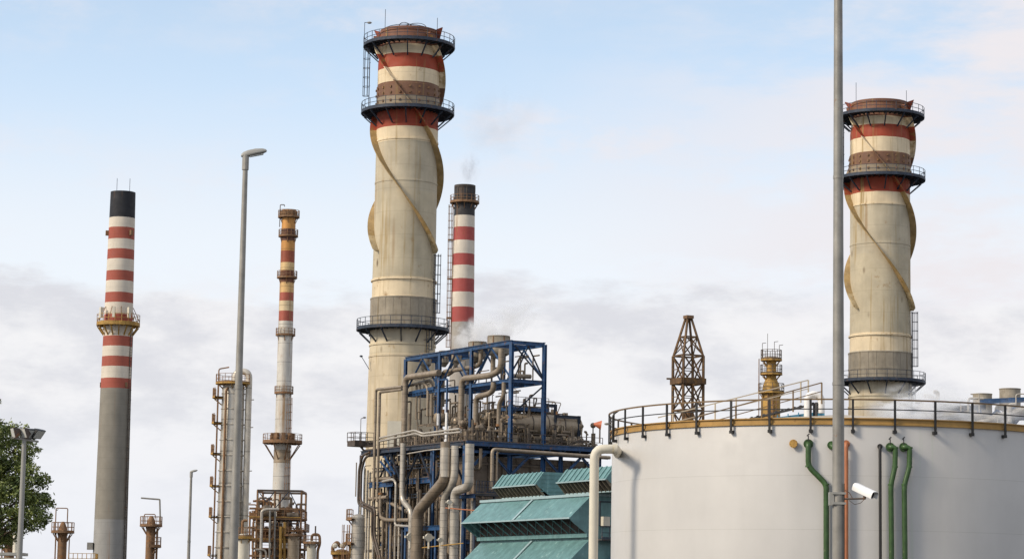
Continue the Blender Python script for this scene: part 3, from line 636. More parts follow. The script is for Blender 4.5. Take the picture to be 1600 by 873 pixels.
for i in range(4):
    j = (i+1) % 4
    for a, b in zip(lv, lv[1:]):
        MB().beam(dp(i, K, b), dp(j, K, b), .15).build('girt', 'derrick', dr); mbx.beam(dp(i, K, a), dp(j, K, b), .11); mbx.beam(dp(j, K, a), dp(i, K, b), .11)
        mbx.beam(dp(i, K, (a+b)/2), (dp(i, K, a)+dp(j, K, b))/2, .07)
    zm = zA+(zT-zA)*.5; km = (K*.97+.28)/2
    MB().beam(dp(i, km, zm), dp(j, km, zm), .12).build('girt', 'derrick', dr); mbx.beam(dp(i, K, zA), dp(j, km, zm), .09); mbx.beam(dp(j, K, zA), dp(i, km, zm), .09)
mbx.build('lattice_braces', 'derrick', dr)
MB().box(dc+Z*(zT+.1), .75, .75, .3, rot).build('crown_cap', 'rusty', dr)
zp = dz(596); mb = MB()
for i in range(4): mb.beam(dp(i, K*1.12, zp), dp((i+1) % 4, K*1.12, zp), .25, .55)
mb.beam(dp(1, K, zp+.3)-Vector((.6, 0, 0)), dp(1, K, zp+.3), .16); mb.build('work_platform', 'derrick', dr)
# thick inner riser
MB().cyl(dc+Z*0, dc+Z*dz(640), .35, n=12).build('riser_pipe', 'rusty', dr)

Yt = 300; b0 = P(1205, 600, Yt); tcn = Vector((b0.x, b0.y, 0)); tz = lambda py: zf(1205, py, Yt)
ft = thing('ochre_tower', 'ochre rusty tower with narrow neck and three ringed platforms behind the white tank', 'process column', tcn)
MB().lathe(tcn, [(1.1, 0), (1.1, tz(612)), (1.0, tz(602)), (.62, tz(590)), (.6, tz(566)), (.95, tz(561)), (.95, tz(558)), (0, tz(558))], 24).build('shell', 'rustyellow', ft)
for py, ro, h in ((561, 1.25, 1.1), (583, 1.3, 1.0), (612, 1.55, 1.0)): ring_platform(ft, tcn.x, tcn.y, tz(py), .6 if py < 600 else 1., ro+.05, nb=6, m='rustyellow', rm='pipedark', drop=.6, th=.3, h=h, seg=12, br=.1)
for dx, h in ((-1.1, 1.9), (.35, 2.1), (.95, 1.7)): MB().tube([tcn+Vector((dx, -.2, tz(561))), tcn+Vector((dx, -.2, tz(561)+h)), tcn+Vector((dx+.45, -.2, tz(561)+h+.05))], .035, 5, bend=.02).build('lamp_post', 'pipedark', ft)
MB().cyl(tcn+Vector((-.45, 0, tz(561))), tcn+Vector((-.45, 0, tz(521))), .03, n=5).build('lightning_rod', 'pipedark', ft)
ladder(ft, tcn.x-1.5, tcn.y-.4, 0, tz(561), R(180), m='rusty', off=.02, cage=False, wd=.35)
for dx in (-.5, .1, .5): MB().cyl(tcn+Vector((dx, -1.15, 0)), tcn+Vector((dx, -1.15, tz(614))), .08, n=6).build('riser_pipe', 'rusty', ft)

# ------------------------------------------------------------------ white tank
TD, TR = 163.0, 14.9
t0 = P(1313, 655, TD); TC = Vector((t0.x, TD, 0)); TH = zf(1313, 663, TD-TR)
tk = thing('storage_tank', 'huge white cylindrical storage tank with ochre rim and black railing, at the right', 'storage tank', TC)
MB().lathe(TC, [(TR, 0), (TR, TH), (TR-.02, TH+.05)], 180).build('shell', 'tank', tk)
MB().lathe(TC, [(TR-.1, TH+.36), (TR*.5, TH+1.05), (0, TH+1.75)], 120).build('roof', 'roof', tk)
MB().lathe(TC, [(TR, TH), (TR+.10, TH), (TR+.10, TH+.10), (TR+.04, TH+.12), (TR+.04, TH+.34), (TR+.14, TH+.36), (TR+.14, TH+.42), (TR-.15, TH+.42), (TR-.2, TH+.3)], 180, False).build('rim', 'yellow', tk)
NP = 38; rr_ = TR+.22
pts = []
for i in range(NP):
    a = -math.pi/2+2*math.pi*(i+.5)/NP; d = Vector((math.cos(a), math.sin(a), 0)); p = TC+d*rr_; t = Vector((-d.y, d.x, 0))
    mb = MB().hexa(p+Z*(TH+.52), d*.045, t*.065, Z*.98); mb.hexa(p-d*.1+Z*(TH-.38), d*.14, t*.11, Z*.09)
    mb.build('railing_post', 'black', tk)
    pts.append(p)
for hh, r_, m in ((1.5, .045, 'brownrail'), (.92, .03, 'black')):
    mb = MB(); k = 152
    ring = [TC+Vector((math.cos(2*math.pi*i/k), math.sin(2*math.pi*i/k), 0))*rr_+Z*(TH+hh) for i in range(k)]
    mb.tube(ring+[ring[0]], r_, 6, bend=.01, cap=False) if False else [mb.beam(ring[i], ring[(i+1) % k], r_*2) for i in range(k)]
    mb.build('top_rail' if hh > 1 else 'mid_rail', m, tk)
# roof walkway with handrails rising to the middle
def roofrail(pa, pb, mid, posts, Y, m):
    a = P(*pa, Y); b = P(*pb, Y); mb = MB(); mb.beam(a, b, .07)
    for q in mid: mb.beam(a-Z*q, b-Z*q, .055)
    for k in posts: p = a.lerp(b, k); mb.beam(p, p-Z*1.35, .075)
    return mb
wk = thing('roof_stair', 'sloping roof walkway with tan handrails climbing the white tank roof', 'walkway', P(1150, 650, 158))
roofrail((1028, 652), (1263, 593.5), (.55,), (.1, .38, .52, .95, 1), 161, 'brownrail').build('handrail', 'roof', wk)
roofrail((1060, 659), (1284, 597.5), (.55,), (.12, .4, .58, .8, 1), 157, 'brownrail').build('handrail', 'brownrail', wk)
a = P(1045, 660, 159)-Z*1.0; b = P(1274, 600, 159)-Z*1.25; mb = MB(); mb.beam(a, b, 1.0, .1)
for i in range(24): mb.box(a.lerp(b, (i+.5)/24)+Z*.08, .12, 1., .05)
mb.build('treads', 'grate', wk)
b = P(1274, 600, 159); mb = MB()
for dy in (-1, 1): mb.beam((b.x, b.y+dy*.6, TH+1.0), (b.x, b.y+dy*.6, b.z-1.2), .12)
mb.build('support', 'grate', wk)
# blue hatch and white gooseneck on the roof
a = P(1208, 640, 160); b = P(1290, 640, 160); mb = MB(); rz = 0
z0 = zf(1260, 645, 160)
mb.add([(a.x, 160.5, z0-.3), (b.x, 160.5, z0+.2), (b.x, 162.5, z0+.2), (a.x, 162.5, z0-.3), (a.x, 160.5, z0-.6), (b.x, 160.5, z0-.6), (b.x, 162.5, z0-.6), (a.x, 162.5, z0-.6)],
       [(0, 1, 2, 3), (4, 7, 6, 5), (0, 4, 5, 1), (1, 5, 6, 2), (2, 6, 7, 3), (3, 7, 4, 0)])
for i in range(5): x = a.x+(b.x-a.x)*(i+.5)/5; mb.box((x, 160.45, z0-.28+.1*i), .06, .1, .3)
hb = mb.build('blue_hatch', mat('light_blue_paint', (.06, .22, .34), .5, var=.15)); tag(hb, 'sloping light blue hatch cover in the middle of the white tank roof', 'hatch')
q = P(1272, 640, 158.5); mb = MB(); mb.tube([q+Vector((-.42, 0, -1.6)), q+Vector((-.42, 0, .98)), q+Vector((.45, 0, .98)), q+Vector((.45, 0, -.2))], .23, 14, bend=.62)
gn = mb.build('gooseneck_vent', 'white'); tag(gn, 'white gooseneck vent pipe bent over on the white tank roof', 'vent pipe')
# nozzle pipes down the wall
def wallpt(px, py, off=.32):
    d = ray(px, py); ox, oy = CAM.x-TC.x, CAM.y-TC.y; rr = TR+off; A = d.x**2+d.y**2; B = 2*(ox*d.x+oy*d.y); C_ = ox*ox+oy*oy-rr*rr
    t = (-B-math.sqrt(B*B-4*A*C_))/(2*A); return CAM+d*t
def wallpipe(pts, r_, m, label, vent=True, name='tank_pipe', group=None):
    pp = [wallpt(x, y) for x, y in pts]; n0 = wallpt(pts[0][0], pts[0][1], -.1); e = pp[-1].copy(); e.z = 0
    t = thing(name, label, 'pipe', (e.x, e.y, 0), group)
    tb = MB().tube([n0]+pp+[e], r_, 14, bend=.32).build('riser', m, t)
    d = (pp[0]-n0).normalized(); MB().cyl(n0+d*.12, n0+d*.24, r_*1.75, n=18).build('flange', m, tb)
    # pipe collars at joints
    for q in pp[1:-1]: MB().cyl(q-Z*.05+d*0, q+Z*.05, r_*1.12, n=14).build('weld_collar', m, tb)
    if vent:
        v = pp[0]+Z*r_; MB().cyl(v, v+Z*.32, .035, n=6).beam(v+Z*.3-Vector((.08, 0, 0)), v+Z*.44+Vector((.06, 0, 0)), .07).build('vent_valve', 'black', t)
    return t
GP = 'green pipes on the white tank wall'
wallpipe([(1263, 693), (1263, 728), (1291, 756), (1291, 850)], .165, 'green', 'green pipe with a sideways jog left of the tall camera pole', group=GP)
wallpipe([(1299, 695), (1307, 706), (1308, 850)], .14, 'green', 'thin green pipe mostly hidden behind the tall camera pole', vent=False, group=GP)
wallpipe([(1322, 693), (1322, 850)], .13, 'orange', 'orange brown pipe just right of the tall camera pole on the tank wall', vent=False)
wallpipe([(1375, 697), (1375.5, 850)], .09, 'black', 'thin black pipe on the tank wall beside the security camera', vent=False)
wallpipe([(1391, 698), (1399, 699), (1398.5, 729), (1392, 757), (1393, 850)], .155, 'green', 'green kinked pipe, left one of the close pair on the tank wall', group=GP)
wallpipe([(1412, 698), (1421.5, 699), (1421, 729), (1413, 757), (1414, 850)], .155, 'green', 'green kinked pipe, right one of the close pair on the tank wall', group=GP)
q = wallpt(1241, 693, 0); d = (q-TC); d.z = 0; d.normalize(); mb = MB().cyl(q-d*.05, q+d*.22, .2, n=20); mb.cyl(q+d*.22, q+d*.28, .25, n=20)
for i in range(8):
    a_ = 2*math.pi*i/8; t = Vector((-d.y, d.x, 0)); mb.cyl(q+d*.27+t*math.cos(a_)*.2+Z*math.sin(a_)*.2, q+d*.32+t*math.cos(a_)*.2+Z*math.sin(a_)*.2, .025, n=6)
mb.build('blind_flange', 'rustyellow', tk)
# cream down pipe at the tank's left
Yp = 156; a = P(962, 701, Yp); e = P(962, 701, TD); b = P(929, 701, Yp); mb = MB()
mb.tube([Vector((TC.x-TR+.3, TD-2, a.z)), a, b, Vector((b.x, b.y, 0))], .29, 20, bend=.95)
cp = mb.build('cream_pipe', 'cream'); tag(cp, 'thick cream pipe with a round elbow, left edge of the white tank', 'pipe')
mb = MB().cyl(a-Vector((.10, 0, 0)), a+Vector((.1, 0, 0)), .36, n=20); o = mb.build('flange', 'cream', cp)
# lamp and beacon at the tank edge
q = P(957, 690, 160); t = thing('rim_lamp', 'small grey lamp on a bent black arm at the tank rim, far left', 'lamp', (q.x, q.y, q.z))
MB().tube([q, q+Z*1.75, q+Vector((.35, 0, 2.0))], .06, 6, bend=.4).build('arm', 'black', t); MB().ball(q+Vector((-.38, 0, 1.15)), .17, 10, .5).beam(q+Vector((-.3, 0, 1.15)), q+Vector((0, 0, 1.1)), .05).build('lamp_head', 'lampshell', t)

# ------------------------------------------------------------------ lamp posts and camera pole
def street_lamp(px, py, Y, r0, r1, hl, label, yaw=0, pxb=None, double=False):
    top = P(px, py, Y); t = thing('street_lamp', label, 'street lamp', (top.x, top.y, 0)); b = Vector((top.x, top.y, 0))
    mb = MB().cyl(b, b+Z*(top.z-.1), r0, r1, 16); mb.cyl(b, b+Z*.8, r0*1.35, r0*1.3, 12); mb.build('pole', 'greypost', t)
    mb = MB(); d = Vector((math.cos(yaw), math.sin(yaw), .24)); sd_ = Vector((-d.y, d.x, 0)).normalized(); n_ = d.cross(sd_)*-1
    secs = [(-.22, .07, .08), (-.12, .12, .17), (.1, .17, .22), (.45, .2, .23), (.8, .18, .17), (.95, .12, .10), (1.0, .05, .03)]
    vs = []; k = 14; c0 = top-Z*.02
    for u, wd, ht in secs:
        for i in range(k):
            a = 2*math.pi*i/k; y_ = math.sin(a); vs.append(c0+d*u*hl+sd_*math.cos(a)*wd*hl*1.0+Z*(y_*ht*hl*(1.0 if y_ > 0 else .55)))
    fs = [(q*k+i, q*k+(i+1) % k, (q+1)*k+(i+1) % k, (q+1)*k+i) for q in range(len(secs)-1) for i in range(k)]+[tuple(range(k-1, -1, -1)), tuple(range((len(secs)-1)*k, len(secs)*k))]
    hd = mb.add(vs, fs, True).build('lamp_head', 'lampshell', t)
    MB().hexa(c0+d*.52*hl-Z*.12*hl, d*.32*hl, sd_*.11*hl, Z*.02*hl).build('lens', 'glass', hd)
    MB().cyl(top-Z*.35, top-Z*.02, r1*1.35, n=12).build('socket', 'greypost', t)
    zj = top.z*.55; rj = r0+(r1-r0)*.55; MB().cyl(b+Z*(zj-.05), b+Z*(zj+.05), rj*1.12, n=16).build('joint_collar', 'greypost', t)
    return t
street_lamp(384, 241, 54, .11, .055, .46, 'tall grey street lamp in front of the silver column, left of centre', R(10))
street_lamp(299, 736, 150, .12, .07, .38, 'far short street lamp standing between the chimney and the silver column', R(-5))
# floodlight mast
top = P(38, 688, 85); b = Vector((top.x, top.y, 0)); t = thing('floodlight_mast', 'pale mast with a cluster of floodlights in front of the tree', 'floodlight mast', b)
MB().cyl(b, b+Z*top.z, .115, .075, 14).build('pole', 'lampshell', t)
MB().beam(top+Vector((-.42, -.1, .1)), top+Vector((.45, .1, -.02)), .07).beam(top+Vector((-.3, .25, .1)), top+Vector((.4, .45, .0)), .07).build('crossbar', 'greypost', t)
for dx, dy, yaw, tl, lit in ((-.30, -.1, 205, 15, 1), (.02, -.05, 220, 20, 1), (.22, .1, 300, 35, 0), (.42, .15, 330, 40, 0), (.1, .35, 100, 30, 0)):
    q = top+Vector((dx, dy, .27)); f = Vector((math.cos(R(yaw))*math.cos(R(tl)), math.sin(R(yaw))*math.cos(R(tl)), -math.sin(R(tl)))); sd_ = f.cross(Z).normalized(); u = sd_.cross(f)
    vs = []
    for k, (dd, sx) in enumerate(((-.16, .10), (.0, .20), (.08, .22))):
        vs += [q+f*dd+sd_*sx*i+u*sx*.82*j for i, j in ((-1, -1), (1, -1), (1, 1), (-1, 1))]
    fs = [(k*4+i, k*4+(i+1) % 4, k*4+4+(i+1) % 4, k*4+4+i) for k in range(2) for i in range(4)]+[(3, 2, 1, 0), (8, 9, 10, 11)]
    fl = MB().add(vs, fs).build('floodlight', 'black' if not lit else 'pipedark', t)
    MB().hexa(q+f*.085, sd_*.19, u*.155, f*.008).build('lens', 'glass', fl)
# camera pole
top = P(1305, 0, 50); b = Vector((P(1310, 780, 50).x, 50, 0))
t = thing('camera_pole', 'tall grey round pole rising out of frame in front of the white tank', 'pole', b)
MB().cyl(b, b+Z*17, .135, .078, 24).build('pole', 'greypost', t)
for zj in (6.2, 10.4): MB().cyl(b+Z*(zj-.03), b+Z*(zj+.03), (.135-.057*zj/17)*1.07, n=24).build('joint_collar', 'greypost', t)
mb = MB().tube([b+Vector((.10, -.11, 0)), b+Vector((.10, -.11, 4.2))], .012, 6); mb.build('cable', 'black', t)
q = Vector((b.x, b.y, zf(1311, 779, 50)))
MB().box(q+Vector((0, 0, .11)), .27, .27, .045).box(q+Vector((0, 0, -.09)), .27, .27, .045).box(q+Vector((-.145, -.03, .0)), .1, .14, .26).build('clamp', 'lampshell', t)
sc_ = thing('security_camera', 'white hooded security camera on a thin bracket clamped to the tall grey pole', 'security camera', q)
mb = MB().tube([q+Vector((.1, -.1, 0)), q+Vector((.52, -.16, .01))], .018, 8); mb.tube([q+Vector((.12, -.1, .17)), q+Vector((.2, -.12, .13)), q+Vector((.26, -.13, .02))], .009, 6)
mb.tube([q+Vector((.2, -.13, -.03)), q+Vector((.3, -.16, -.11)), q+Vector((.42, -.16, -.08)), q+Vector((.5, -.16, 0))], .007, 6); mb.cyl(q+Vector((.5, -.16, 0)), q+Vector((.5, -.16, .07)), .03, n=10)
mb.build('bracket', 'pipedark', sc_)
cc = q+Vector((.505, -.16, .145)); f = Vector((.62, -.70, -.36)).normalized(); sd_ = f.cross(Z).normalized(); u = sd_.cross(f)
def shell(w_, h_, x0, x1, m, nm, par, open_=False, squ=1.):
    k = 20; vs = []
    for xx in (x0, x0+.012, x1-.006, x1):
        e = .86 if xx in (x0,) else 1.
        for i in range(k):
            a = 2*math.pi*i/k; ca, sa = math.cos(a), math.sin(a); p_ = .55
            X_ = math.copysign(abs(ca)**p_, ca)*w_*e; Y_ = math.copysign(abs(sa)**p_, sa)*h_*e
            vs.append(cc+f*xx+sd_*X_+u*Y_)
    fs = [(q_*k+i, q_*k+(i+1) % k, (q_+1)*k+(i+1) % k, (q_+1)*k+i) for q_ in range(3) for i in range(k)]+[tuple(range(k-1, -1, -1))]
    if not open_: fs.append(tuple(range(3*k, 4*k)))
    return MB().add(vs, fs, False).build(nm, m, par)
hs = shell(.082, .075, -.24, .20, 'white', 'housing', sc_)
hood = MB(); vs = []; k = 14
for xx in (-.26, .27):
    for rad in (1.0, 1.08):
        for i in range(k+1):
            a = R(-25)+R(230)*i/k; ca, sa = math.cos(a), math.sin(a); X_ = math.copysign(abs(ca)**.6, ca)*.092*rad; Y_ = math.copysign(abs(sa)**.6, sa)*.088*rad
            vs.append(cc+f*xx+sd_*X_+u*Y_)
n_ = k+1; fs = []
for i in range(k):
    fs += [(n_+i, n_+i+1, 3*n_+i+1, 3*n_+i), (i+1, i, 2*n_+i, 2*n_+i+1), (i, i+1, n_+i+1, n_+i), (2*n_+i+1, 2*n_+i, 3*n_+i, 3*n_+i+1)]
hood.add(vs, fs).build('sun_hood', 'white', sc_)
MB().cyl(cc+f*.201, cc+f*.206, .062, n=20).build('window', 'black', hs)
# beacon horn on post
q = P(937, 692, 262); t = thing('signal_horn', 'orange signal horn on a thin post, right end of the blue deck', 'horn', q)
MB().beam(q, q+Z*2.0, .12).build('post', 'pipedark', t); MB().cyl(q+Vector((-.65, 0, 2.0)), q+Vector((.15, 0, 1.9)), .12, .5, 12).build('horn', 'redlamp', t)

# ------------------------------------------------------------------ blue steel process unit
C0 = P(797, 690, 270); C0.z = 0
A = Vector((-.5, .866, 0)); B = Vector((.866, .5, 0))
def PA(px, py, v=0.): return on_plane(px, py, C0+B*v, B)        # point on a plane parallel to the left-receding face
def PB(px, py, u=0.): return on_plane(px, py, C0+A*u, A)        # point on a plane parallel to the right-receding face
def W(u, v, zz): return C0+A*u+B*v+Z*zz
def uv(p): q = p-C0; return q.dot(A), q.dot(B)
UD = uv(PA(566, 692, uv(PB(727, 684))[1]))[0]; ZD = PB(797, 692).z; ZT = PB(797, 534).z; ZM = PB(797, 594).z
UL = uv(PA(634, 562))[0]; VR = uv(PB(851, 541))[1]; VD0 = uv(PB(727, 684))[1]; VD1 = uv(PB(940, 700))[1]
fr = thing('blue_steel_frame', 'big open blue steel frame and deck carrying pipes and drums, centre', 'steel structure', W(0, 0, 0))
def bm(a, b, w_=.32, h_=None, nm='beam', m='blue', I=True, par=None):
    h_ = (h_ or w_*1.25)*.78; w_ *= .78
    return MB().beam(a, b, w_, h_ or w_*1.25, I=I).build(nm, m, par or fr)
posts = [0, UL*.36, UL*.66, UL]
for u in posts:
    for v in (0, VR): 
        if v == VR and u in posts[1:3]: bm(W(u, v, ZD), W(u, v, ZT), .36, nm='post'); continue
        bm(W(u, v, 0), W(u, v, ZT), .46 if u == 0 else .38, nm='post')
for v in (0, VR):
    bm(W(0, v, ZT), W(UL, v, ZT), .36, .62); bm(W(0, v, ZM), W(UL*.7, v, ZM), .3, .5)
for u in posts:
    bm(W(u, 0, ZT), W(u, VR, ZT), .32, .5); bm(W(u, 0, ZM), W(u, VR, ZM), .3, .5)
for k in range(1, 12): u = UL*k/12; bm(W(u, 0, ZT-.1), W(u, VR, ZT-.1), .14, .3, nm='joist')
for k in range(1, 8): u = UL*.7*k/8; bm(W(u, 0, ZM-.1), W(u, VR, ZM-.1), .14, .3, nm='joist')
for a, b in zip(posts, posts[1:]):
    m = (a+b)/2
    for v in (0, VR):
        bm(W(m, v, ZT-.3), W(a, v, ZM+.2), .17, nm='brace'); bm(W(m, v, ZT-.3), W(b, v, ZM+.2), .17, nm='brace')
bm(W(0, VR*.5, ZT-.3), W(0, VR, ZM+.2), .15, nm='brace', m='bluedark'); bm(W(0, VR*.08, ZT-.3), W(0, VR, ZM+.2), .15, nm='brace', m='bluedark'); bm(W(0, VR*.5, ZT-.3), W(0, VR*.1, ZM+.3), .12, nm='brace', m='bluedark')
bm(W(0, VR, ZM-.3), W(0, 0, ZD+3.0), .15, nm='brace', m='bluedark')
# main deck, with its blue edge beams
dk = MB().add([W(u, v, ZD+q) for q in (-.3, 0) for u, v in ((0-.2, VD0), (UD, VD0), (UD, VR), (-.2, VD1))], [(0, 1, 2, 3), (7, 6, 5, 4), (0, 4, 5, 1), (1, 5, 6, 2), (2, 6, 7, 3), (3, 7, 4, 0)]).build('deck', 'grate', fr)
bm(W(-.35, VD0, ZD-.25), W(-.35, VD1, ZD-.25), .34, .62, nm='edge_beam'); bm(W(-.35, VD0, ZD-1.1), W(-.35, VD1, ZD-1.1), .26, .34, nm='edge_beam')
bm(W(0, VD0-.1, ZD-.25), W(UD, VD0-.1, ZD-.25), .34, .6, nm='edge_beam', m='bluedark')
mb = railing([W(UD, VD0+.1, ZD), W(-.2, VD0+.1, ZD), W(-.2, VD1, ZD)], 1.1, 1.3, .028); mb.build('railing', 'pipedark', dk)
for k in range(9): v = VD0+(VD1-VD0)*(k+.5)/9; MB().beam(W(-.1, v, ZD-.45), W(UL, v, ZD-.45), .2, .4).build('joist', 'blue', fr)
for u, v in [(0, VD0), (7, VD0), (14, VD0), (UL, VD0), (0, VD1-.3), (0, VD1*.55), (7, VR), (14, VR), (UL, VR), (14, 0)]: bm(W(u, v, 0), W(u, v, ZD-.5), .42 if u == 0 else .28, nm='post', m='blue' if u in (0, 7) else 'bluedark')
for v in (VD0, 0, VD1*.55, VD1-.3):
    for s in (-1, 1): 
        v2 = v+s*2.4
        if VD0 <= v2 <= VD1: bm(W(-.3, v, ZD-3.4), W(-.3, v2, ZD-1.2), .26, nm='knee_brace')
for u in (3.5, 10.5, 17.5):
    for s in (-1, 1): bm(W(u, VD0, ZD-.6), W(u+s*3.4, VD0, ZD-4.5), .2, nm='knee_brace', m='bluedark')
def lvl(px0, px1, py, v, h=.4, floor=None):
    a = PA(px0, py, v); b = PA(px1, py, v); b.z = a.z; MB().beam(a, b, .3, h, I=True).build('beam', 'blue', fr)
    if floor:
        o = MB().hexa((a+b)/2+B*floor/2+Z*h*.5, (b-a)/2, B*floor/2, Z*.04).build('floor', 'grate', fr)
        railing([a+Z*h*.5, b+Z*h*.5], 1.1, 1.1, .025).build('railing', 'pipedark', o)
lvl(577, 614, 758, VD0-.2, .6, 2); lvl(637, 676, 752, VD0+1.2, .6, 3); lvl(632, 697, 826, VD0-.6, .5); lvl(696, 742, 777, VD0-.5, .4); lvl(590, 760, 800, VD0+2.5, .3, 2.5); lvl(590, 740, 850, VD0+2, .4, 2.5); lvl(600, 740, 720, VD0+1.5, .25)
for px, y0 in ((612, 700), (675, 700), (634, 826), (681, 826)):
    a = PA(px, y0, VD0+.4 if y0 < 800 else VD0-.6); bm((a.x, a.y, 0), a, .26, nm='post')
bm(PA(594, 720, VD0-.2), PA(612, 742, VD0-.2), .2, nm='brace'); bm(PA(601, 713, VD0-.2), PA(617, 740, VD0-.2), .2, nm='brace')
# higher blue gantries over the drum on the right
for (pxa, pya, pxb, pyb, u) in ((852, 633, 868, 631, 4.), (868, 650, 905, 648, 2.0)):
    a = PB(pxa, pya, u); b = PB(pxb, pyb, u); b.z = a.z
    bm(a, b, .3, .45, nm='gantry_beam', m='bluedark'); bm(Vector((b.x, b.y, ZD)), b+Z*.2, .32, nm='gantry_post', m='bluedark'); bm(Vector((a.x, a.y, ZD)), a+Z*.2, .26, nm='gantry_post', m='bluedark')
# second storey walkway between frame and drum
a = PB(790, 638, 3.5); b = PB(850, 643, 3.5); b.z = a.z; wf = MB().hexa((a+b)/2, (b-a)/2, A*1.0, Z*.2).build('walkway', 'blue', fr)
railing([a+Z*.2-A, b+Z*.2-A], 1.1, .9, .025).build('railing', 'pipedark', wf)
a = PA(697, 600, .1); b = PA(688, 600, .1)
for px in (686, 699):
    q = PA(px, 592, -1.0); q.z = zf(px, 592, q.y); bm(Vector((q.x, q.y, ZD)), q, .2, nm='post')
    o = MB().beam(Vector((q.x, q.y, ZD+.2)), Vector((q.x, q.y, ZD+4.0)), .24).build('post_sleeve', 'white', fr)
bm(PA(686, 593, -1.0), PA(699, 592, -1.0), .2, nm='beam')
a = PA(640, 614, .6); b = PA(679, 606, .6); mb = MB().beam(a, b, .3, .35)
for i in range(9): q = a.lerp(b, (i+.5)/9); mb.box(q-Z*.3, .3, .3, .4)
mb.build('valve_beam', 'blue', fr)

# cladded boiler casing and a dark block painting in the shade under the deck
bc = thing('boiler_casing', 'brown panelled boiler casing under the right half of the blue deck', 'boiler', W(2.5, 4, 0))
def ubox(u0, u1, v0, v1, z0, z1): return MB().hexa(W((u0+u1)/2, (v0+v1)/2, (z0+z1)/2), A*abs(u1-u0)/2, B*abs(v1-v0)/2, Z*(z1-z0)/2)
ubox(2.2, 18, -3.2, VD1-.3, 0, ZD-1.4).build('wall', 'casing', bc)
mb = MB()
for k in range(9): v = -3.2+(VD1+2.7)*k/8.1; mb.beam(W(2.1, v, 0), W(2.1, v, ZD-1.5), .16)
for zz in (ZD-2.2, ZD-5.5, ZD-9): mb.beam(W(2.05, -3.2, zz), W(2.05, VD1-.4, zz), .14, .3)
mb.build('stiffeners', 'casing', bc)
dark_block = thing('shade_block', 'dark block standing in for shade, with small machinery, behind the pipes under the left half of the deck', 'machinery', W(12, 0, 0))
ubox(2.8, UD-.4, VD0+3.4, VR-1, 0, ZD-1.6).build('body', 'darkcore', dark_block)  # dark box added as painted shade behind the pipes
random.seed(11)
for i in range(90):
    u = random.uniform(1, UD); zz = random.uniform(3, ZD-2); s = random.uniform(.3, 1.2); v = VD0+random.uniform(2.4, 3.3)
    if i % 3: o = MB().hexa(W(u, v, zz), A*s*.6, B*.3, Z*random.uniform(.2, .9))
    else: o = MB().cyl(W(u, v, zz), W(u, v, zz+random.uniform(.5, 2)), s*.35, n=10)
    o.build('equipment_cabinet', random.choice(['darkcore', 'pipedark', 'rusty', 'vessel', 'bluedark']), dark_block)
# ------------------------------------------------------------------ drums on the deck
def drum(px, py, u, ln, r_, label, m='vessel'):
    a = PB(px, py, u) if u > 3.1 else PA(px, py, u); b = a+B*ln; t = thing('steam_drum', label, 'drum', Vector((a.x, a.y, ZD)), 'horizontal drums on the blue deck')
    MB().cyl(a, b, r_, n=28, cap=False).build('shell', m, t)
    for q, s in ((a, -1), (b, 1)): MB().ball(q, r_, 20, .45, B*s).build('end_cap', m, t)
    mb = MB()
    for k in range(1, 4): q = a.lerp(b, k/4); mb.cyl(q-B*.06, q+B*.06, r_*1.03, n=28)
    mb.build('strap', 'pipedark', t)
    for k in (.15, .85):
        q = a.lerp(b, k); MB().hexa(Vector((q.x, q.y, (ZD+q.z)/2-.1)), A*r_*.7, B*.15, Z*((q.z-ZD)/2-.1)).build('saddle', 'pipedark', t)
    for k in (.3, .5, .7): q = a.lerp(b, k)+Z*r_; MB().cyl(q-Z*.1, q+Z*.45, .12, n=8).build('nozzle', 'rusty', t)
    return t
drum(800, 662, 3.2, 8.2, 1.25, 'long brown drum along the right side of the blue deck')
drum(755, 656, .9, 3.0, .74, 'drum with pale round end just left of the blue corner post')
drum(682, 653, 1.2, 3.0, .62, 'tan drum behind the white sleeved posts on the deck')
drum(709, 660, 1.0, 3.0, .66, 'small tan drum between the white sleeved posts and the big elbow pipe')
# small machinery clutter on the deck
random.seed(5); 
mb = MB()
for i in range(210):
    if random.random() < .22: u, v = random.uniform(.2, 1.6), random.uniform(VD0+.5, VD1-.5)
    else: u, v = random.uniform(.5, UD-1), random.uniform(VD0+2.6, VR)
    hh = random.uniform(.3, 2.6); q = W(u, v, ZD)
    if i % 4 == 0: mb.cyl(q, q+Z*hh, random.uniform(.06, .2), n=8)
    elif i % 4 == 1: mb.box(q+Z*hh*.4, random.uniform(.15, .5), random.uniform(.15, .5), hh*.6, random.random())
    elif i % 4 == 2: mb.tube([q, q+Z*hh, q+Z*hh+B*random.uniform(-1.6, 1.6)], random.uniform(.05, .14), 6, bend=.2)
    else: mb.ball(q+Z*hh, random.uniform(.2, .4), 8); mb.cyl(q, q+Z*hh, .08, n=6)
o = mb.build('valve_gear', 'clutter', loc=W(0, 0, ZD)); tag(o, 'mass of small brown valves and fittings spread over the blue deck', 'valves', kind='stuff')
mb = MB(); random.seed(9)
for i in range(110):
    u, v = random.uniform(1.5, UL), random.uniform(.2, VR+.5); zz = random.choice((ZD, ZD+3.2, ZD+3.2, ZM)); q = W(u, v, zz)
    hh = random.uniform(.8, 3.2); mb.tube([q, q+Z*hh, q+Z*hh+A*random.uniform(-2.5, 2.5)], random.uniform(.04, .12), 6, bend=.2)
for zz, k in ((ZD+3.1, 1), (ZD+1.6, 0)):
    for v in (.4, 1.6, 2.8): mb.beam(W(1, v, zz), W(UL*.9, v, zz), .1, .16)
o = mb.build('small_piping', 'clutter', loc=W(0, 0, ZD)); tag(o, 'tangle of thin brown pipework inside the upper blue frame', 'pipes', kind='stuff')

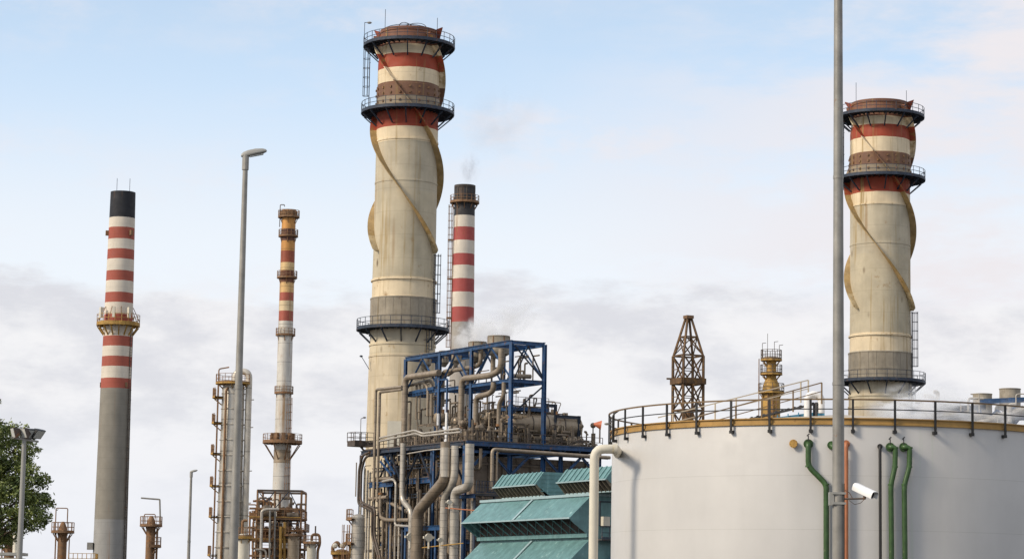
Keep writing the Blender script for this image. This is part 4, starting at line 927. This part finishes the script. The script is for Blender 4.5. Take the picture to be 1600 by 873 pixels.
mb = MB(); mb2 = MB(); random.seed(77)
for i in range(120):
    v = random.uniform(0, VD1-.6); u = random.choice((random.uniform(.3, 1.6), random.uniform(4.6, 9), random.uniform(4.6, 9))); q = W(u, v, ZD+random.choice((0, 0, 1.4))); hh = random.uniform(.5, 2.2)*(.55 if u < 3 else 1.9); r_ = random.choice((.05, .08, .13))
    (mb if i % 2 else mb2).tube([q, q+Z*hh, q+Z*hh+B*random.uniform(-1.4, 1.4), q+Z*hh*.2+B*random.uniform(-1.4, 1.4)], r_, 6, bend=.25)
for zz in (ZD+1.5, ZD+2.6, ZD+3.9): mb2.beam(W(4.8, .3, zz), W(4.8, VD1*.85, zz), .12)
for k in range(9): v = .4+k*VD1*.095; mb2.beam(W(4.8, v, ZD), W(4.8, v, ZD+(4.4 if k < 6 else 3.)), .12)
for k in range(14): v = .2+k*VD1*.065; mb.box(W(5.2, v, ZD+3.4+.3*(k % 3)), .5, .4, .5+.3*(k % 2), .5)
for k in range(7): v = .6+k*VD1*.12; mb.ball(W(1.4, v, ZD+.9), .32, 10); mb.box(W(1.1, v+.5, ZD+.5), .7, .5, 1., .5)
o = mb.build('small_piping', 'vessel', loc=W(1, 3, ZD)); tag(o, 'tan bent pipes, pots and valve boxes crowding round the long drum', 'pipes', kind='stuff')
o = mb2.build('small_piping', 'pipedark', loc=W(4, 3, ZD)); tag(o, 'dark thin pipes and stanchions crowding behind the long drum', 'pipes', kind='stuff')
# ------------------------------------------------------------------ big pipes
PX = 14.3
def pipe(pts, rp, m, label, v=0., plane='A', r1=None, group='insulated pipes of the blue steel unit', bend=None, ground=False, flanges=()):
    pp = []
    for p in pts:
        vv = p[2] if len(p) > 2 else v
        pp.append(PA(p[0], p[1], vv) if plane == 'A' else PB(p[0], p[1], vv))
    if ground: pp.append(Vector((pp[-1].x, pp[-1].y, 0)))
    for i in range(1, len(pp)):   # keep vertical runs vertical
        if abs(pts[min(i, len(pts)-1)][0]-pts[i-1][0]) <= 1 if i < len(pts) else False: pp[i].x, pp[i].y = pp[i-1].x, pp[i-1].y
    r = rp/PX; mb = MB().tube(pp, r, 14, bend=bend if bend is not None else r*2.6, r1=r1/PX if r1 else None)
    o = mb.build('process_pipe', m); tag(o, label, 'pipe', group)
    for k in flanges:
        # flange ring: at point index
        q = pp[k]; d = (pp[min(k+1, len(pp)-1)]-pp[max(k-1, 0)]).normalized() if 0 < k < len(pp)-1 else (pp[1]-pp[0]).normalized() if k == 0 else (pp[-1]-pp[-2]).normalized()
        MB().cyl(q-d*.12, q+d*.12, r*1.25, n=16).build('flange', 'rusty', o)
    return o
pipe([(631, 700), (631, 590), (686, 582)], 5.2, 'pipe', 'thick tan pipe bent right at the left front of the blue frame', v=-.3, ground=False)
pipe([(583.5, 783), (583.5, 609), (628, 604)], 2.3, 'pipe', 'slim bent pipe, outer left of the pair beside the giant stack foot', v=VD0-.4)
pipe([(589.5, 783), (589.5, 613), (628, 608)], 2.3, 'pipe', 'slim bent pipe, inner right of the pair beside the giant stack foot', v=VD0-.35)
pipe([(684, 690), (684, 578)], 3.0, 'pipe', 'straight tan riser just left of the white sleeved posts', v=.2)
pipe([(691, 635), (691, 581), (741, 573), (751, 569), (751, 548, 1.8)], 3.6, 'pipe', 'tan pipe curving from the deck up to the middle roof silencer', v=.6)
pipe([(720, 668), (720, 592), (768, 586), (783, 577), (783, 551, 1.8)], 5.0, 'pipe', 'thick swan neck pipe rising to the biggest roof silencer', v=-.4, flanges=(0,))
pipe([(743, 662), (743, 620), (764, 615), (771, 609), (771, 597)], 4.4, 'pipe', 'S shaped tan pipe in the middle of the blue frame', v=-.2, flanges=(0,))
pipe([(779, 664), (779, 630), (787, 619), (787, 597)], 3.4, 'pipe', 'short kinked pipe with a pale collar left of the blue corner post', v=-.3, flanges=(0,))
pipe([(795, 587), (829, 588)], 3.6, 'pipe', 'short horizontal pipe stub poking right out of the upper blue frame', v=1.2, plane='B')
pipe([(650, 655), (650, 598)], 2.0, 'pipe', 'thin vertical pipe, left of two under the roof of the blue frame', v=.9)
pipe([(655, 655), (655, 596)], 2.0, 'pipe', 'thin vertical pipe, right of two under the roof of the blue frame', v=1.0)
pipe([(640, 602), (662, 597), (669, 606), (669, 650)], 2.6, 'pipe', 'pipe hooked down at the right, left bay of the blue frame', v=.6)
pipe([(655, 598), (673, 594), (675, 604), (675, 650)], 3.0, 'pipe', 'pipe hooked down beside its twin, left bay of the blue frame', v=.8)
for px, a_ in ((660, 'leftmost'), (666, 'second')): pipe([(px, 590), (px, 555)], 3.2, 'tan', a_+' short riser under the far left roof silencer', v=1.8)
pipe([(770, 585), (770, 552)], 4.0, 'pipe', 'short riser under the left side of the biggest silencer', v=1.8)
pipe([(740, 575), (740, 552)], 4.0, 'pipe', 'short riser under the second biggest silencer', v=1.9)
pipe([(700, 585), (712, 576), (712, 556)], 3.5, 'pipe', 'short bent riser in the middle of the blue frame roof', v=1.9)
pipe([(696, 690), (696, 750), (652, 800), (652, 873)], 7.6, 'pipe', 'widest pipe with a long diagonal run under the deck', v=VD0-1.6, r1=10.6, ground=True, bend=.9)
pipe([(696, 699), (696, 745)], 7.9, 'pipelight', 'bright metal sleeve above the widest diagonal pipe', v=VD0-1.6)
pipe([(630, 692), (630, 780), (643, 798), (643, 873)], 4.5, 'pipelight', 'pale pipe with a lazy S bend under the left deck', v=VD0-1.0, ground=True)
pipe([(711, 696), (711, 753), (694, 775), (694, 873)], 6.0, 'pipelight', 'pale pipe stepping left under the deck, right of the diagonal pipe', v=VD0-.9, ground=True)
pipe([(734, 693), (734, 760), (711, 767), (711, 873)], 7.0, 'pipelight', 'pale thick pipe with a short sideways jog, rightmost under the deck', v=VD0-1.4, ground=True, bend=.8)
for k in range(2): pipe([(578, 706+k*4), (566.5+k*3.5, 711+k*4), (561+k*3.5, 733+k*2), (561+k*3.5, 787-k*3), (582+k*4, 797-k*3), (583+k*4, 835), (592+k*3, 873)], 2.1, 'pipedark', 'dark bent pipe, %s of the bundle at the left edge' % ('outer' if k == 0 else 'inner'), v=VD0-.8-.2*k, ground=True, bend=.6)
pipe([(598, 752), (614, 748), (619, 754), (619, 820), (640, 822)], 2.2, 'pipelight', 'slim pale pipe making a U turn at the left, under the deck', v=VD0-.6)
pipe([(595, 771), (595, 808), (604, 812), (640, 812)], 3.2, 'pipe', 'tan pipe elbowing right at mid height, left under the deck', v=VD0-.3, flanges=(0,))
pipe([(590, 781), (612, 786), (638, 800)], 3., 'pipe', 'sagging slanted pipe behind the left risers', v=VD0+.5)
pipe([(577, 779), (605, 776)], 2.8, 'pipe', 'short horizontal pipe at the left under the deck', v=VD0-.2)
pipe([(586, 748), (612, 747)], 2.8, 'pipe', 'short horizontal pipe just under the upper left landing', v=VD0-.1)
pipe([(768, 765), (768, 701), (953, 714.5)], 2.7, 'pipe', 'long horizontal pipe running under the right deck edge', v=-1.2, plane='B', bend=.5)
pipe([(776, 765), (776, 704), (950, 716)], 1.6, 'pipe', 'thin long pipe close behind the long horizontal pipe', v=-1.0, plane='B', bend=.4)
pipe([(593, 684), (648, 672), (661, 677), (718, 669.5)], 1.7, 'pipelight', 'thin pale pipe with a dip along the deck railing, upper one', v=VD0-.3, bend=.4)
pipe([(593, 689), (650, 677), (661, 681), (720, 674.5)], 1.7, 'pipelight', 'thin pale pipe with a dip along the deck railing, lower one', v=VD0-.3, bend=.4)
pipe([(622, 711), (668, 703), (720, 698)], 1.0, 'pipelight', 'thin pale line slanting below the deck edge', v=VD0-.6)
pipe([(660, 855), (724, 848)], .8, 'rustyellow', 'thin yellow pipe crossing low under the deck', v=VD0-2.0)
pipe([(696, 793), (742, 797)], .9, 'orange', 'thin orange pipe crossing near the teal hoods', v=VD0-2.2)
random.seed(21); ORD = ['first', 'second', 'third', 'fourth', 'fifth', 'sixth', 'seventh', 'eighth', 'ninth', 'tenth', 'eleventh', 'twelfth', 'thirteenth', 'fourteenth', 'fifteenth', 'sixteenth', 'seventeenth', 'eighteenth']
for i, px in enumerate([565, 570, 574.5, 578.5]):
    pipe([(px, 728+i*3), (px, 870)], 1.8, 'pipelight', ORD[i]+' from the left in the tight bundle of thin upright pipes at the left edge', v=VD0-.1, ground=True, group='tight bundle of thin upright pipes')
for i, px in enumerate([585, 592, 599, 606, 611, 619, 624, 630.5, 637, 665, 671, 677, 683, 689, 703, 722, 727, 738]):
    pipe([(px, random.choice((765, 800, 810)) if px < 640 else 782), (px, 870)], random.choice((1.7, 2.1, 2.4)), random.choice(('pipe', 'pipelight', 'pipelight')), ORD[i]+' from the left of the thin upright pipes low under the deck', v=VD0+random.uniform(0, .9), ground=True, group='thin upright pipes under the deck')
for i, px in enumerate([640, 645, 651, 657, 662, 668, 673, 679, 685]):
    pipe([(px, 704), (px, random.uniform(730, 749))], random.choice((1.0, 1.4, 1.9)), random.choice(('pipe', 'rusty', 'pipelight', 'rustyellow')), ORD[i]+' from the left of the short upright pipes above the middle landing', v=VD0+random.uniform(1.4, 2.6), group='short upright pipes above the middle landing')
for i, px in enumerate([641, 647, 653, 659, 665, 671]):
    pipe([(px, 758), (px, 800)], random.choice((1.4, 1.9)), random.choice(('pipe', 'pipelight')), ORD[i]+' from the left of the upright pipes hanging below the middle landing', v=VD0+random.uniform(1.4, 2.2), group='upright pipes below the middle landing')
mb = MB(); random.seed(31)
for i in range(260):
    u = random.uniform(3, UD-1); v = VD0+random.uniform(.2, 3.2); zz = random.uniform(2, ZD-1.5); q = W(u, v, zz); r_ = random.choice((.05, .08, .12, .18)); k = i % 3
    if k == 0: mb.tube([q, q+Z*random.uniform(2, 6)], r_, 7)
    elif k == 1: e = q+A*random.uniform(-4, 4); mb.tube([q, e, e+Z*random.choice((-1, 1))*random.uniform(1, 3)], r_, 7, bend=.3)
    else: e = q+A*random.uniform(-1.5, 1.5); mb.tube([q+Z*2, q, e, e-Z*2.5], r_, 7, bend=.3)
mb2 = MB(); 
for v, zz in ((VD0+.9, ZD-2.4), (VD0+1.2, ZD-5.6), (VD0+1.0, ZD-9.2), (VD0+1.1, ZD-12.)):
    for dz in (0, .35): mb2.beam(W(3, v, zz+dz), W(UD-1, v, zz+dz), .08, .12)
    for i in range(40): u = 3+(UD-4)*i/40; mb2.beam(W(u, v, zz), W(u, v, zz+.35), .05)
for i in range(7): u = 4+(UD-5)*i/7; mb2.beam(W(u, VD0+1.1, 0), W(u, VD0+1.1, ZD-1), .14)
o = mb.build('pipe_tangle', 'clutter', loc=W(8, VD0, 0)); tag(o, 'dense tangle of small brown pipes deep under the deck', 'pipes', kind='stuff')
o = mb2.build('pipe_rack', 'bluedark', loc=W(9, VD0, 0)); tag(o, 'slim dark blue pipe rack of posts and cable ladders deep under the left deck', 'pipe rack')
# cream valve actuators
for px, py, lb in ((641, 838, 'cream valve actuator at the left of the widest pipe'), (670, 839, 'cream valve actuator at the right of the widest pipe'), (688, 843, 'small cream valve disc low between the pipes'), (702, 784, 'cream valve disc under the blue beam beside the teal hoods')):
    q = PA(px, py, VD0-2.3); s = .5 if px < 680 else .3; t = thing('valve_actuator', lb, 'valve', q-Z*s*2.4, 'cream valve actuators')
    MB().cyl(q-A*.12, q+A*.12, s*.85, n=18).ball(q+B*s*.0+A*.1, s*.8, 12, .5, A).build('disc', 'cream', t)
    MB().cyl(q+B*.0-Z*s*2.4, q-Z*s*.5, s*.22, n=10).beam(q-B*s*1.3, q+B*s*1.3, s*.5).build('stem', 'cream', t)
# vessel at the left edge + small platform
q = P(560, 805, 272); cc = Vector((q.x, q.y, 0)); t = thing('upright_vessel', 'tall pale upright vessel with rusty side platforms at the left foot of the blue unit', 'vessel', cc)
MB().lathe(cc, [(.72, 0), (.72, q.z-.2), (.5, q.z+.1), (0, q.z+.2)], 22).build('shell', 'pipelight', t)
for py in (810, 848): ring_platform(t, cc.x, cc.y, zf(560, py, 272), .7, 1.35, R(120), R(240), nb=2, m='rusty', drop=.5, th=.25, h=1.0, seg=6, br=.08)
ladder(t, cc.x-.85, cc.y-.2, 0, q.z-1, R(190), m='rusty', off=.05)
q = PA(563, 694, VD0); t = thing('end_landing', 'small railed steel landing with a lamp at the upper left end of the blue unit', 'landing', Vector((q.x, q.y, q.z-1)))
dk2 = MB().hexa(q, A*1.0+Vector((0, 0, 0)), B*1.2, Z*.25).build('deck', 'pipedark', t); railing([q-A*1+B*1.2+Z*.25, q-A-B*1.2+Z*.25, q+A-B*1.2+Z*.25, q+A+B*1.2+Z*.25], 1.1, .9, .03).build('railing', 'pipedark', dk2)
MB().beam(q-Z*.2, PA(576, 712, VD0), .16).build('strut', 'pipedark', t)
MB().tube([q, q+Z*3.0, q+Z*3.1+Vector((.3, 0, 0))], .04, 6, bend=.1).ball(q+Z*3.12+Vector((.4, 0, 0)), .2, 8, .5).build('lamp_post', 'pipedark', t)
pipe([(557, 722), (557, 775)], 1.0, 'pipe', 'thin free standing vent pipe at the outer left edge', v=VD0-.2)
# silencers on the roof frame
def silencer(px, pyt, pyb, rp, label, v=2.0):
    b = PA(px, pyb, v); zt = PA(px, pyt, v).z; t = thing('vent_silencer', label, 'silencer', Vector((b.x, b.y, ZT)), 'round vent silencers on the steel roof')
    r = rp/PX; cc = Vector((b.x, b.y, 0)); zb = ZT-.9
    MB().lathe(cc, [(r*.35, zb-.3), (r, zb+.2), (r, zt-.12), (r*1.05, zt-.1), (r*1.05, zt), (r*.93, zt), (r*.93, zb+.4), (0, zb+.4)], 30).build('drum', 'tan', t)
    for i in range(6): a_ = 2*math.pi*i/6; MB().box(cc+Vector((math.cos(a_)*r*1.02, math.sin(a_)*r*1.02, zt-.5)), .1, .1, .9, a_).build('lug', 'rusty', t)
    return t
silencer(779, 525, 550, 17, 'biggest round vent silencer, nearest the blue corner post on the roof')
silencer(746, 534, 552, 14, 'second biggest round vent silencer on the blue roof')
silencer(713, 545, 556, 8.5, 'small low silencer, middle of the row on the blue roof')
silencer(694, 548, 558, 8, 'small low silencer right beside the far left one on the blue roof')
silencer(665, 552, 562, 9.5, 'far left low silencer on the blue roof', 1.5)

# ------------------------------------------------------------------ second unit seen over the tank roof
Y4 = 300
t = thing('far_steel_frame', 'distant blue steel frame in steam behind the tank railing at the right', 'steel structure', P(1500, 900, Y4).xy.to_3d())
def Q(px, py, Y=Y4): return P(px, py, Y)
for px in (1400, 1470, 1530, 1585, 1625):
    q = Q(px, 636); MB().beam((q.x, q.y, 0), q, .4).build('post', 'blue', t)
for ya, Y in ((640, Y4), (658, Y4), (642, Y4+5)): MB().beam(Q(1395, ya, Y), Q(1540, ya-4, Y), .4, .6).build('beam', 'bluedark', t)
for ya, Y in ((627, Y4), (655, Y4), (627, Y4+5)): MB().beam(Q(1530, ya, Y), Q(1630, ya-4, Y), .4, .6).build('beam', 'blue', t)
for a, b in ((1400, 1435), (1470, 1435), (1470, 1500), (1530, 1500), (1530, 1558), (1585, 1558), (1585, 1605)): MB().beam(Q(a, 664), Q(b, 640), .2).build('brace', 'blue', t)
for px, pt, rp, lb in ((1578, 607, 16.5, 'highest of the silencers in steam behind the tank railing'), (1535, 615, 15, 'second highest silencer in steam behind the tank railing'), (1411, 627, 10, 'small dark silencer just right of the shorter giant stack'), (1478, 632, 11, 'half hidden silencer in the thickest steam behind the tank')):
    q = Q(px, pt, Y4+2.5); r = rp/13.; cc = Vector((q.x, q.y, 0)); o = thing('vent_silencer', lb, 'silencer', (q.x, q.y, q.z-2.5), 'silencers behind the tank')
    MB().lathe(cc, [(r*.4, q.z-3.2), (r, q.z-2.5), (r, q.z-.1), (r*1.04, q.z-.1), (r*1.04, q.z), (r*.9, q.z), (r*.9, q.z-2.2), (0, q.z-2.2)], 26).build('drum', 'tan', o)
    MB().cyl(cc+Z*(q.z-8), cc+Z*(q.z-2.9), r*.35, n=12).build('inlet', 'pipelight', o)
for pts, r, lb in (([(1405, 655), (1500, 648), (1530, 668)], .5, 'pale duct sloping in the steam behind the tank, left'), ([(1500, 672), (1600, 640)], .55, 'pale duct rising right in the steam behind the tank'), ([(1440, 640), (1560, 655), (1600, 676)], .4, 'thin pale duct falling right behind the tank railing')):
    tag(MB().tube([Q(x, y, Y4-1) for x, y in pts], r, 12, bend=1.5).build('duct', 'pipelight'), lb, 'duct', 'pale ducts behind the tank')

mb = MB(); random.seed(8)
for i in range(46):
    q = Q(random.uniform(1398, 1625), random.uniform(640, 690), Y4+random.uniform(-2, 4)); hh = random.uniform(.8, 2.6)
    mb.tube([q, q+Z*hh, q+Z*hh+Vector((random.uniform(-2.5, 2.5), 0, 0))], random.choice((.08, .15, .25)), 7, bend=.4)
o = mb.build('small_piping', 'pipelight'); tag(o, 'silvery small pipes in the steam behind the tank railing', 'pipes', kind='stuff')
# ------------------------------------------------------------------ teal intake filter house
TA = Vector((-.45, .893, 0)); TB_ = Vector((.893, .45, 0)); T1 = P(922, 774, 232)
ZW = T1.z; T0 = Vector((T1.x, T1.y, 0))
def TW(u, o, zz): return T0+TA*u+TB_*o+Z*zz         # u along the front, o inward (negative = outward)
LT = (on_plane(751.5, 785, T0, TB_)-T0).dot(TA)
fh = thing('filter_house', 'teal metal filter house with big sloping hoods between the blue unit and the tank', 'filter house', T0)
def tbox(u0, u1, o0, o1, z0, z1, name='wall', m='teal', par=None): return MB().hexa(TW((u0+u1)/2, (o0+o1)/2, (z0+z1)/2), TA*(u1-u0)/2, TB_*(o1-o0)/2, Z*(z1-z0)/2).build(name, m, par or fh)
tbox(0, LT, .02, 9, 0, ZW); tbox(-.1, LT+.1, -.1, 9.1, ZW+.002, ZW+.25, 'roof', 'tealpale')
# right side wall details
DR = 2.0; HO = 2.15
for k in range(4):
    zt = ZW-3.95*k-.1; zb = zt-DR
    if zb < 1: break
    mb = MB(); th = .07
    # sloping sheet with ends
    a, b, c_, d_ = TW(-.02, -.03, zt), TW(LT, -.03, zt), TW(LT, -HO, zb), TW(-.02, -HO, zb)
    nrm = (b-a).cross(d_-a).normalized(); nrm = nrm if nrm.z > 0 else -nrm
    mb.add([a, b, c_, d_, a-nrm*th, b-nrm*th, c_-nrm*th, d_-nrm*th], [(0, 1, 2, 3), (7, 6, 5, 4), (0, 4, 5, 1), (1, 5, 6, 2), (2, 6, 7, 3), (3, 7, 4, 0)])
    # ribs down the slope
    nr = 4
    for i in range(0):
        u = LT*i/nr; w_ = .05
        mb.beam(TW(u, -.05, zt+.015)+nrm*.02, TW(u, -HO, zb+.015)+nrm*.02, w_, .016)
    hd = mb.build('hood', 'teal', fh)
    MB().beam(TW(-.05, -HO, zb), TW(LT+.05, -HO, zb), .1, .14).build('gutter', 'tealpale', hd)
    MB().beam(TW(LT*.5, -.05, zt+.02)+nrm*.07, TW(LT*.5, -HO, zb+.02)+nrm*.07, .42, .05).build('joint_cover', 'tealpale', hd)
    for u in (-.03, LT):   # gable cheeks
        MB().add([TW(u, -.02, zt-.04), TW(u, -HO, zb-.04), TW(u, -HO+.5, zb-.5), TW(u, -.02, zb-1.6), TW(u+.06, -.02, zt-.04), TW(u+.06, -HO, zb-.04), TW(u+.06, -HO+.5, zb-.5), TW(u+.06, -.02, zb-1.6)],
             [(0, 1, 2, 3), (7, 6, 5, 4), (0, 4, 5, 1), (1, 5, 6, 2), (2, 6, 7, 3), (3, 7, 4, 0)]).build('cheek', 'teal', hd)
    # dark filter bank behind, struts in front
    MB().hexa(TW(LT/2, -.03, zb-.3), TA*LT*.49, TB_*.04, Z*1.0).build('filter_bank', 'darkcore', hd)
    ns = 13; mb = MB()
    for i in range(ns+1):
        u = .1+(LT-.2)*i/ns; mb.beam(TW(u, -HO+.1, zb-.1), TW(u, -.12, zb-1.45), .07, .09); mb.beam(TW(u, -.12, zb-1.5), TW(u, -.12, zb-.1), .06)
    mb.build('struts', 'teal', hd)
    MB().beam(TW(-.1, -.2, zb-1.55), TW(LT+.1, -.2, zb-1.55), .3, .35).build('sill', 'teal', hd)
# penthouse monitors on top
def monitor(pl, pr, pyl):
    p0 = on_plane(pl, pyl, T0+TB_*.35, TB_); p1 = on_plane(pr, pyl-4, T0+TB_*.35, TB_); u1 = (p0-T0).dot(TA); u0 = (p1-T0).dot(TA); zb = ZW+.25
    prof = [(.35, 0), (-.70, 1.15), (.25, 2.35), (2.3, 2.35), (3.2, 1.2), (2.9, 0)]
    mo = MB().add([TW(u, o, zb+zz) for u in (u0, u1) for o, zz in [(1.0, .02)]+prof[1:]], [(0, 1, 2, 3, 4, 5), (11, 10, 9, 8, 7, 6)]+[(i, i+6, (i+1) % 6+6, (i+1) % 6) for i in range(1, 6)]).build('penthouse', 'teal', fh)
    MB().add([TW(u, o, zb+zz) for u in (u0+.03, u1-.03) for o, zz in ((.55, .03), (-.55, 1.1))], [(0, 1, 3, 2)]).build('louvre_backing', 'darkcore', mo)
    mb = MB(); n = 12
    for i in range(n+1):
        u = u0+.05+(u1-u0-.1)*i/n; mb.beam(TW(u, .33, zb+.05), TW(u, -.62, zb+1.1), .10, .2)
    mb.build('louvre', 'slat', mo)
    mb = MB(); n = 10
    for i in range(n):
        u = u0+(u1-u0)*(i+.5)/n; mb.beam(TW(u, -.73, zb+1.14), TW(u, .24, zb+2.36), .24, .16)
    mb.build('corrugation', 'tealrib', mo)
    MB().beam(TW(u0-.05, -.73, zb+1.1), TW(u1+.05, -.73, zb+1.1), .12, .12).beam(TW(u0-.05, .3, zb+.06), TW(u1+.05, .3, zb+.06), .14, .12).build('trim', 'tealpale', mo)
    mb = MB()
    for i in range(5): mb.beam(TW(u0-.03, -.1+i*.02, zb+.5+i*.4), TW(u0-.03, 2.6-i*.08, zb+.5+i*.4), .05, .07)
    mb.build('side_ribs', 'teal', mo)
monitor(785, 851, 777); monitor(885, 962, 770)
# side wall door, box, platform, stairs
for o0, z0, z1, m, nm in ((1.9, ZW-2.6, ZW-.6, 'teal', 'panel'),): 
    MB().hexa(TW(-.05, 2.0, (z0+z1)/2), TA*.05, TB_*.9, Z*(z1-z0)/2).build(nm, m, fh)
mb = MB()
for q in ((1.0, 3.0, ZW-.5, ZW-.5), (1.0, 3.0, ZW-2.7, ZW-2.7)): mb.beam(TW(-.1, q[0], q[2]), TW(-.1, q[1], q[3]), .1)
for o in (1.0, 3.0): mb.beam(TW(-.1, o, ZW-2.7), TW(-.1, o, ZW-.5), .1)
mb.build('door_frame', 'bluedark', fh)
wk = tbox(-1.3, 0, .6, 4.5, ZW-4.1, ZW-3.95, 'side_walkway', 'grate'); railing([TW(-1.3, .6, ZW-3.95), TW(-1.3, 4.5, ZW-3.95)], 1.1, .8, .03).build('railing', 'bluedark', wk)
o = tbox(-.9, -.4, .95, 1.65, ZW-2.75, ZW-1.9, 'control_box', 'cream')
o = tbox(-.9, -.4, 1.0, 1.6, ZW-6.6, ZW-5.9, 'control_box', 'cream')
mb = MB()
for i in range(9): mb.beam(TW(-1.2, .9+i*.25, ZW-7.6+i*.38), TW(-.3, .9+i*.25, ZW-7.6+i*.38), .25, .05)
for u in (-1.2, -.3): mb.beam(TW(u, .8, ZW-7.7), TW(u, 3.2, ZW-4.1), .08, .25)
mb.build('stair', 'blue', fh)
# low blue railing panel left of the house
q = PB(757, 770, -2.0); t = thing('railed_landing', 'small blue railed landing tucked left of the teal penthouse', 'landing', Vector((q.x, q.y, q.z-.8)))
dk3 = MB().hexa(q-Z*.2, B*1.4, A*.7, Z*.12).build('deck', 'grate', t); railing([q-B*1.4-A*.7, q+B*1.4-A*.7], 1.25, .35, .03).build('railing', 'bluedark', dk3)
for s in (-1, 1): MB().beam(q+B*1.2*s-Z*.3, Vector((q.x, q.y, 0))+B*1.2*s, .2).build('leg', 'bluedark', t)

# ------------------------------------------------------------------ tree
Yt = 118; base = P(-25, 800, Yt); base.z = 0
tr = thing('tree', 'dark green leafy tree at the left edge behind the floodlight mast', 'tree', base)
random.seed(4)
ctr = P(-18, 765, Yt)
mb = MB(); mb.tube([base, base+Vector((.2, 0, 3)), base+Vector((-.1, .2, 6.5)), base+Vector((.1, 0, ctr.z+.5))], .32, 12, bend=1, r1=.08)
clumps = []
for px, py, rp in ((-20, 668, 22), (14, 680, 25), (36, 694, 15), (-10, 700, 34), (52, 706, 9), (30, 722, 22), (5, 735, 34), (45, 742, 17), (64, 752, 14), (34, 762, 24), (58, 775, 20), (70, 790, 15), (10, 775, 34), (40, 800, 24), (66, 806, 13), (54, 820, 11), (10, 812, 32), (-25, 760, 46), (-30, 815, 36), (0, 840, 16), (26, 822, 14), (-8, 625, 7), (-60, 700, 45), (-70, 780, 50)):
    for s in range(2):
        q = P(px+random.uniform(-3, 3), py+random.uniform(-3, 3), Yt+random.uniform(-1.6, 1.6)*(1 if rp > 16 else .6)); clumps.append((q, rp/32.5))
for q, r in clumps[::2]: 
    s = base+Vector((random.uniform(-.1, .2), 0, max(2, min(q.z-1.2, ctr.z)))); m_p = s.lerp(q, .5)+Z*.3; mb.tube([s, m_p, q], .09, 6, bend=.8, r1=.02)
mb.build('trunk', 'bark', tr)
vs = []; fs = []
for q, r in clumps:
    n = int(900*r*r)+60; subs = [q+Vector((random.gauss(0, 1), random.gauss(0, 1), random.gauss(0, .9)))*r*.52 for _ in range(max(5, int(14*r)))]
    for i in range(n):
        s = random.choice(subs); p = s+Vector((random.gauss(0, 1), random.gauss(0, 1), random.gauss(0, .8)))*.17
        if (p-q).length > r*1.35: continue
        a = Vector((random.gauss(0, 1), random.gauss(0, 1), random.gauss(-.5, .8))).normalized(); b = a.cross(Vector((random.gauss(0, 1), random.gauss(0, 1), random.gauss(0, 1)))).normalized()
        l = random.uniform(.06, .115); w_ = l*.42; o = len(vs); vs += [p-a*l, p+b*w_, p+a*l, p-b*w_]; fs.append((o, o+1, o+2, o+3))
MB().add(vs, fs).build('crown', 'leaf', tr)

# ------------------------------------------------------------------ steam and smoke
def puff(c, rx, ry, rz, dens, scale, label, col=(1, 1, 1), lo=.46, hi=.66, tilt=0.):
    mb = MB().ball((0, 0, 0), 1, 20); o = mb.build('steam_cloud', 'white', loc=(0, 0, 0)); o.location = c; o.scale = (rx, ry, rz); o.rotation_euler = (0, tilt, 0)
    m = bpy.data.materials.new('steam'); m.use_nodes = True; N = m.node_tree.nodes; L = m.node_tree.links; N.remove(N['Principled BSDF'])
    v = N.new("ShaderNodeVolumePrincipled"); v.inputs["Color"].default_value = (*col, 1); v.inputs["Anisotropy"].default_value = .2
    tc = N.new("ShaderNodeTexCoord"); ln = N.new("ShaderNodeVectorMath"); ln.operation = 'LENGTH'; L.new(tc.outputs["Object"], ln.inputs[0])
    fo = N.new("ShaderNodeMapRange"); fo.interpolation_type = 'SMOOTHSTEP'; L.new(ln.outputs["Value"], fo.inputs[0])
    for i, x in enumerate((1., .25, 0., 1.)): fo.inputs[i+1].default_value = x
    n = N.new("ShaderNodeTexNoise"); n.inputs["Scale"].default_value = scale; n.inputs["Detail"].default_value = 5; n.inputs["Roughness"].default_value = .6; L.new(tc.outputs["Object"], n.inputs["Vector"])
    n.inputs["Distortion"].default_value = .6
    th = N.new("ShaderNodeMapRange"); L.new(n.outputs[0], th.inputs[0])
    for i, x in enumerate((lo, hi, 0., dens)): th.inputs[i+1].default_value = x
    mu = N.new("ShaderNodeMath"); mu.operation = 'MULTIPLY'; L.new(th.outputs[0], mu.inputs[0]); L.new(fo.outputs[0], mu.inputs[1]); L.new(mu.outputs[0], v.inputs["Density"])
    L.new(v.outputs[0], N['Material Output'].inputs["Volume"]); o.data.materials.clear(); o.data.materials.append(m)
    tag(o, label, 'steam', kind='stuff'); return o
puff(P(738, 524, 305), 3.2, 3, 2.6, 2.4, 1.6, 'white steam puffing up behind the silencers on the blue frame', tilt=R(-20))
puff(P(790, 505, 305), 5.5, 3, 2.6, 1.0, 1.5, 'thin wisp of steam drifting right above the blue frame', tilt=R(-25))
puff(P(1440, 640, 280), 7.5, 3, 3.4, 3.2, 1.8, 'steam drifting behind the tank railing, right of the shorter giant stack')
puff(P(1560, 655, 280), 8.0, 3, 3.0, .6, 1.8, 'steam veil over the far silencers at the right edge')
puff(P(735, 262, 424), 2.2, 3, 3.4, .35, 1.3, 'faint grey smoke leaving the sooty banded chimney', col=(.6, .62, .66))
puff(P(790, 190, 424), 8, 3, 9.5, .13, .9, 'faint smoke trail drifting right above the sooty chimney', col=(.6, .62, .66), tilt=R(40))
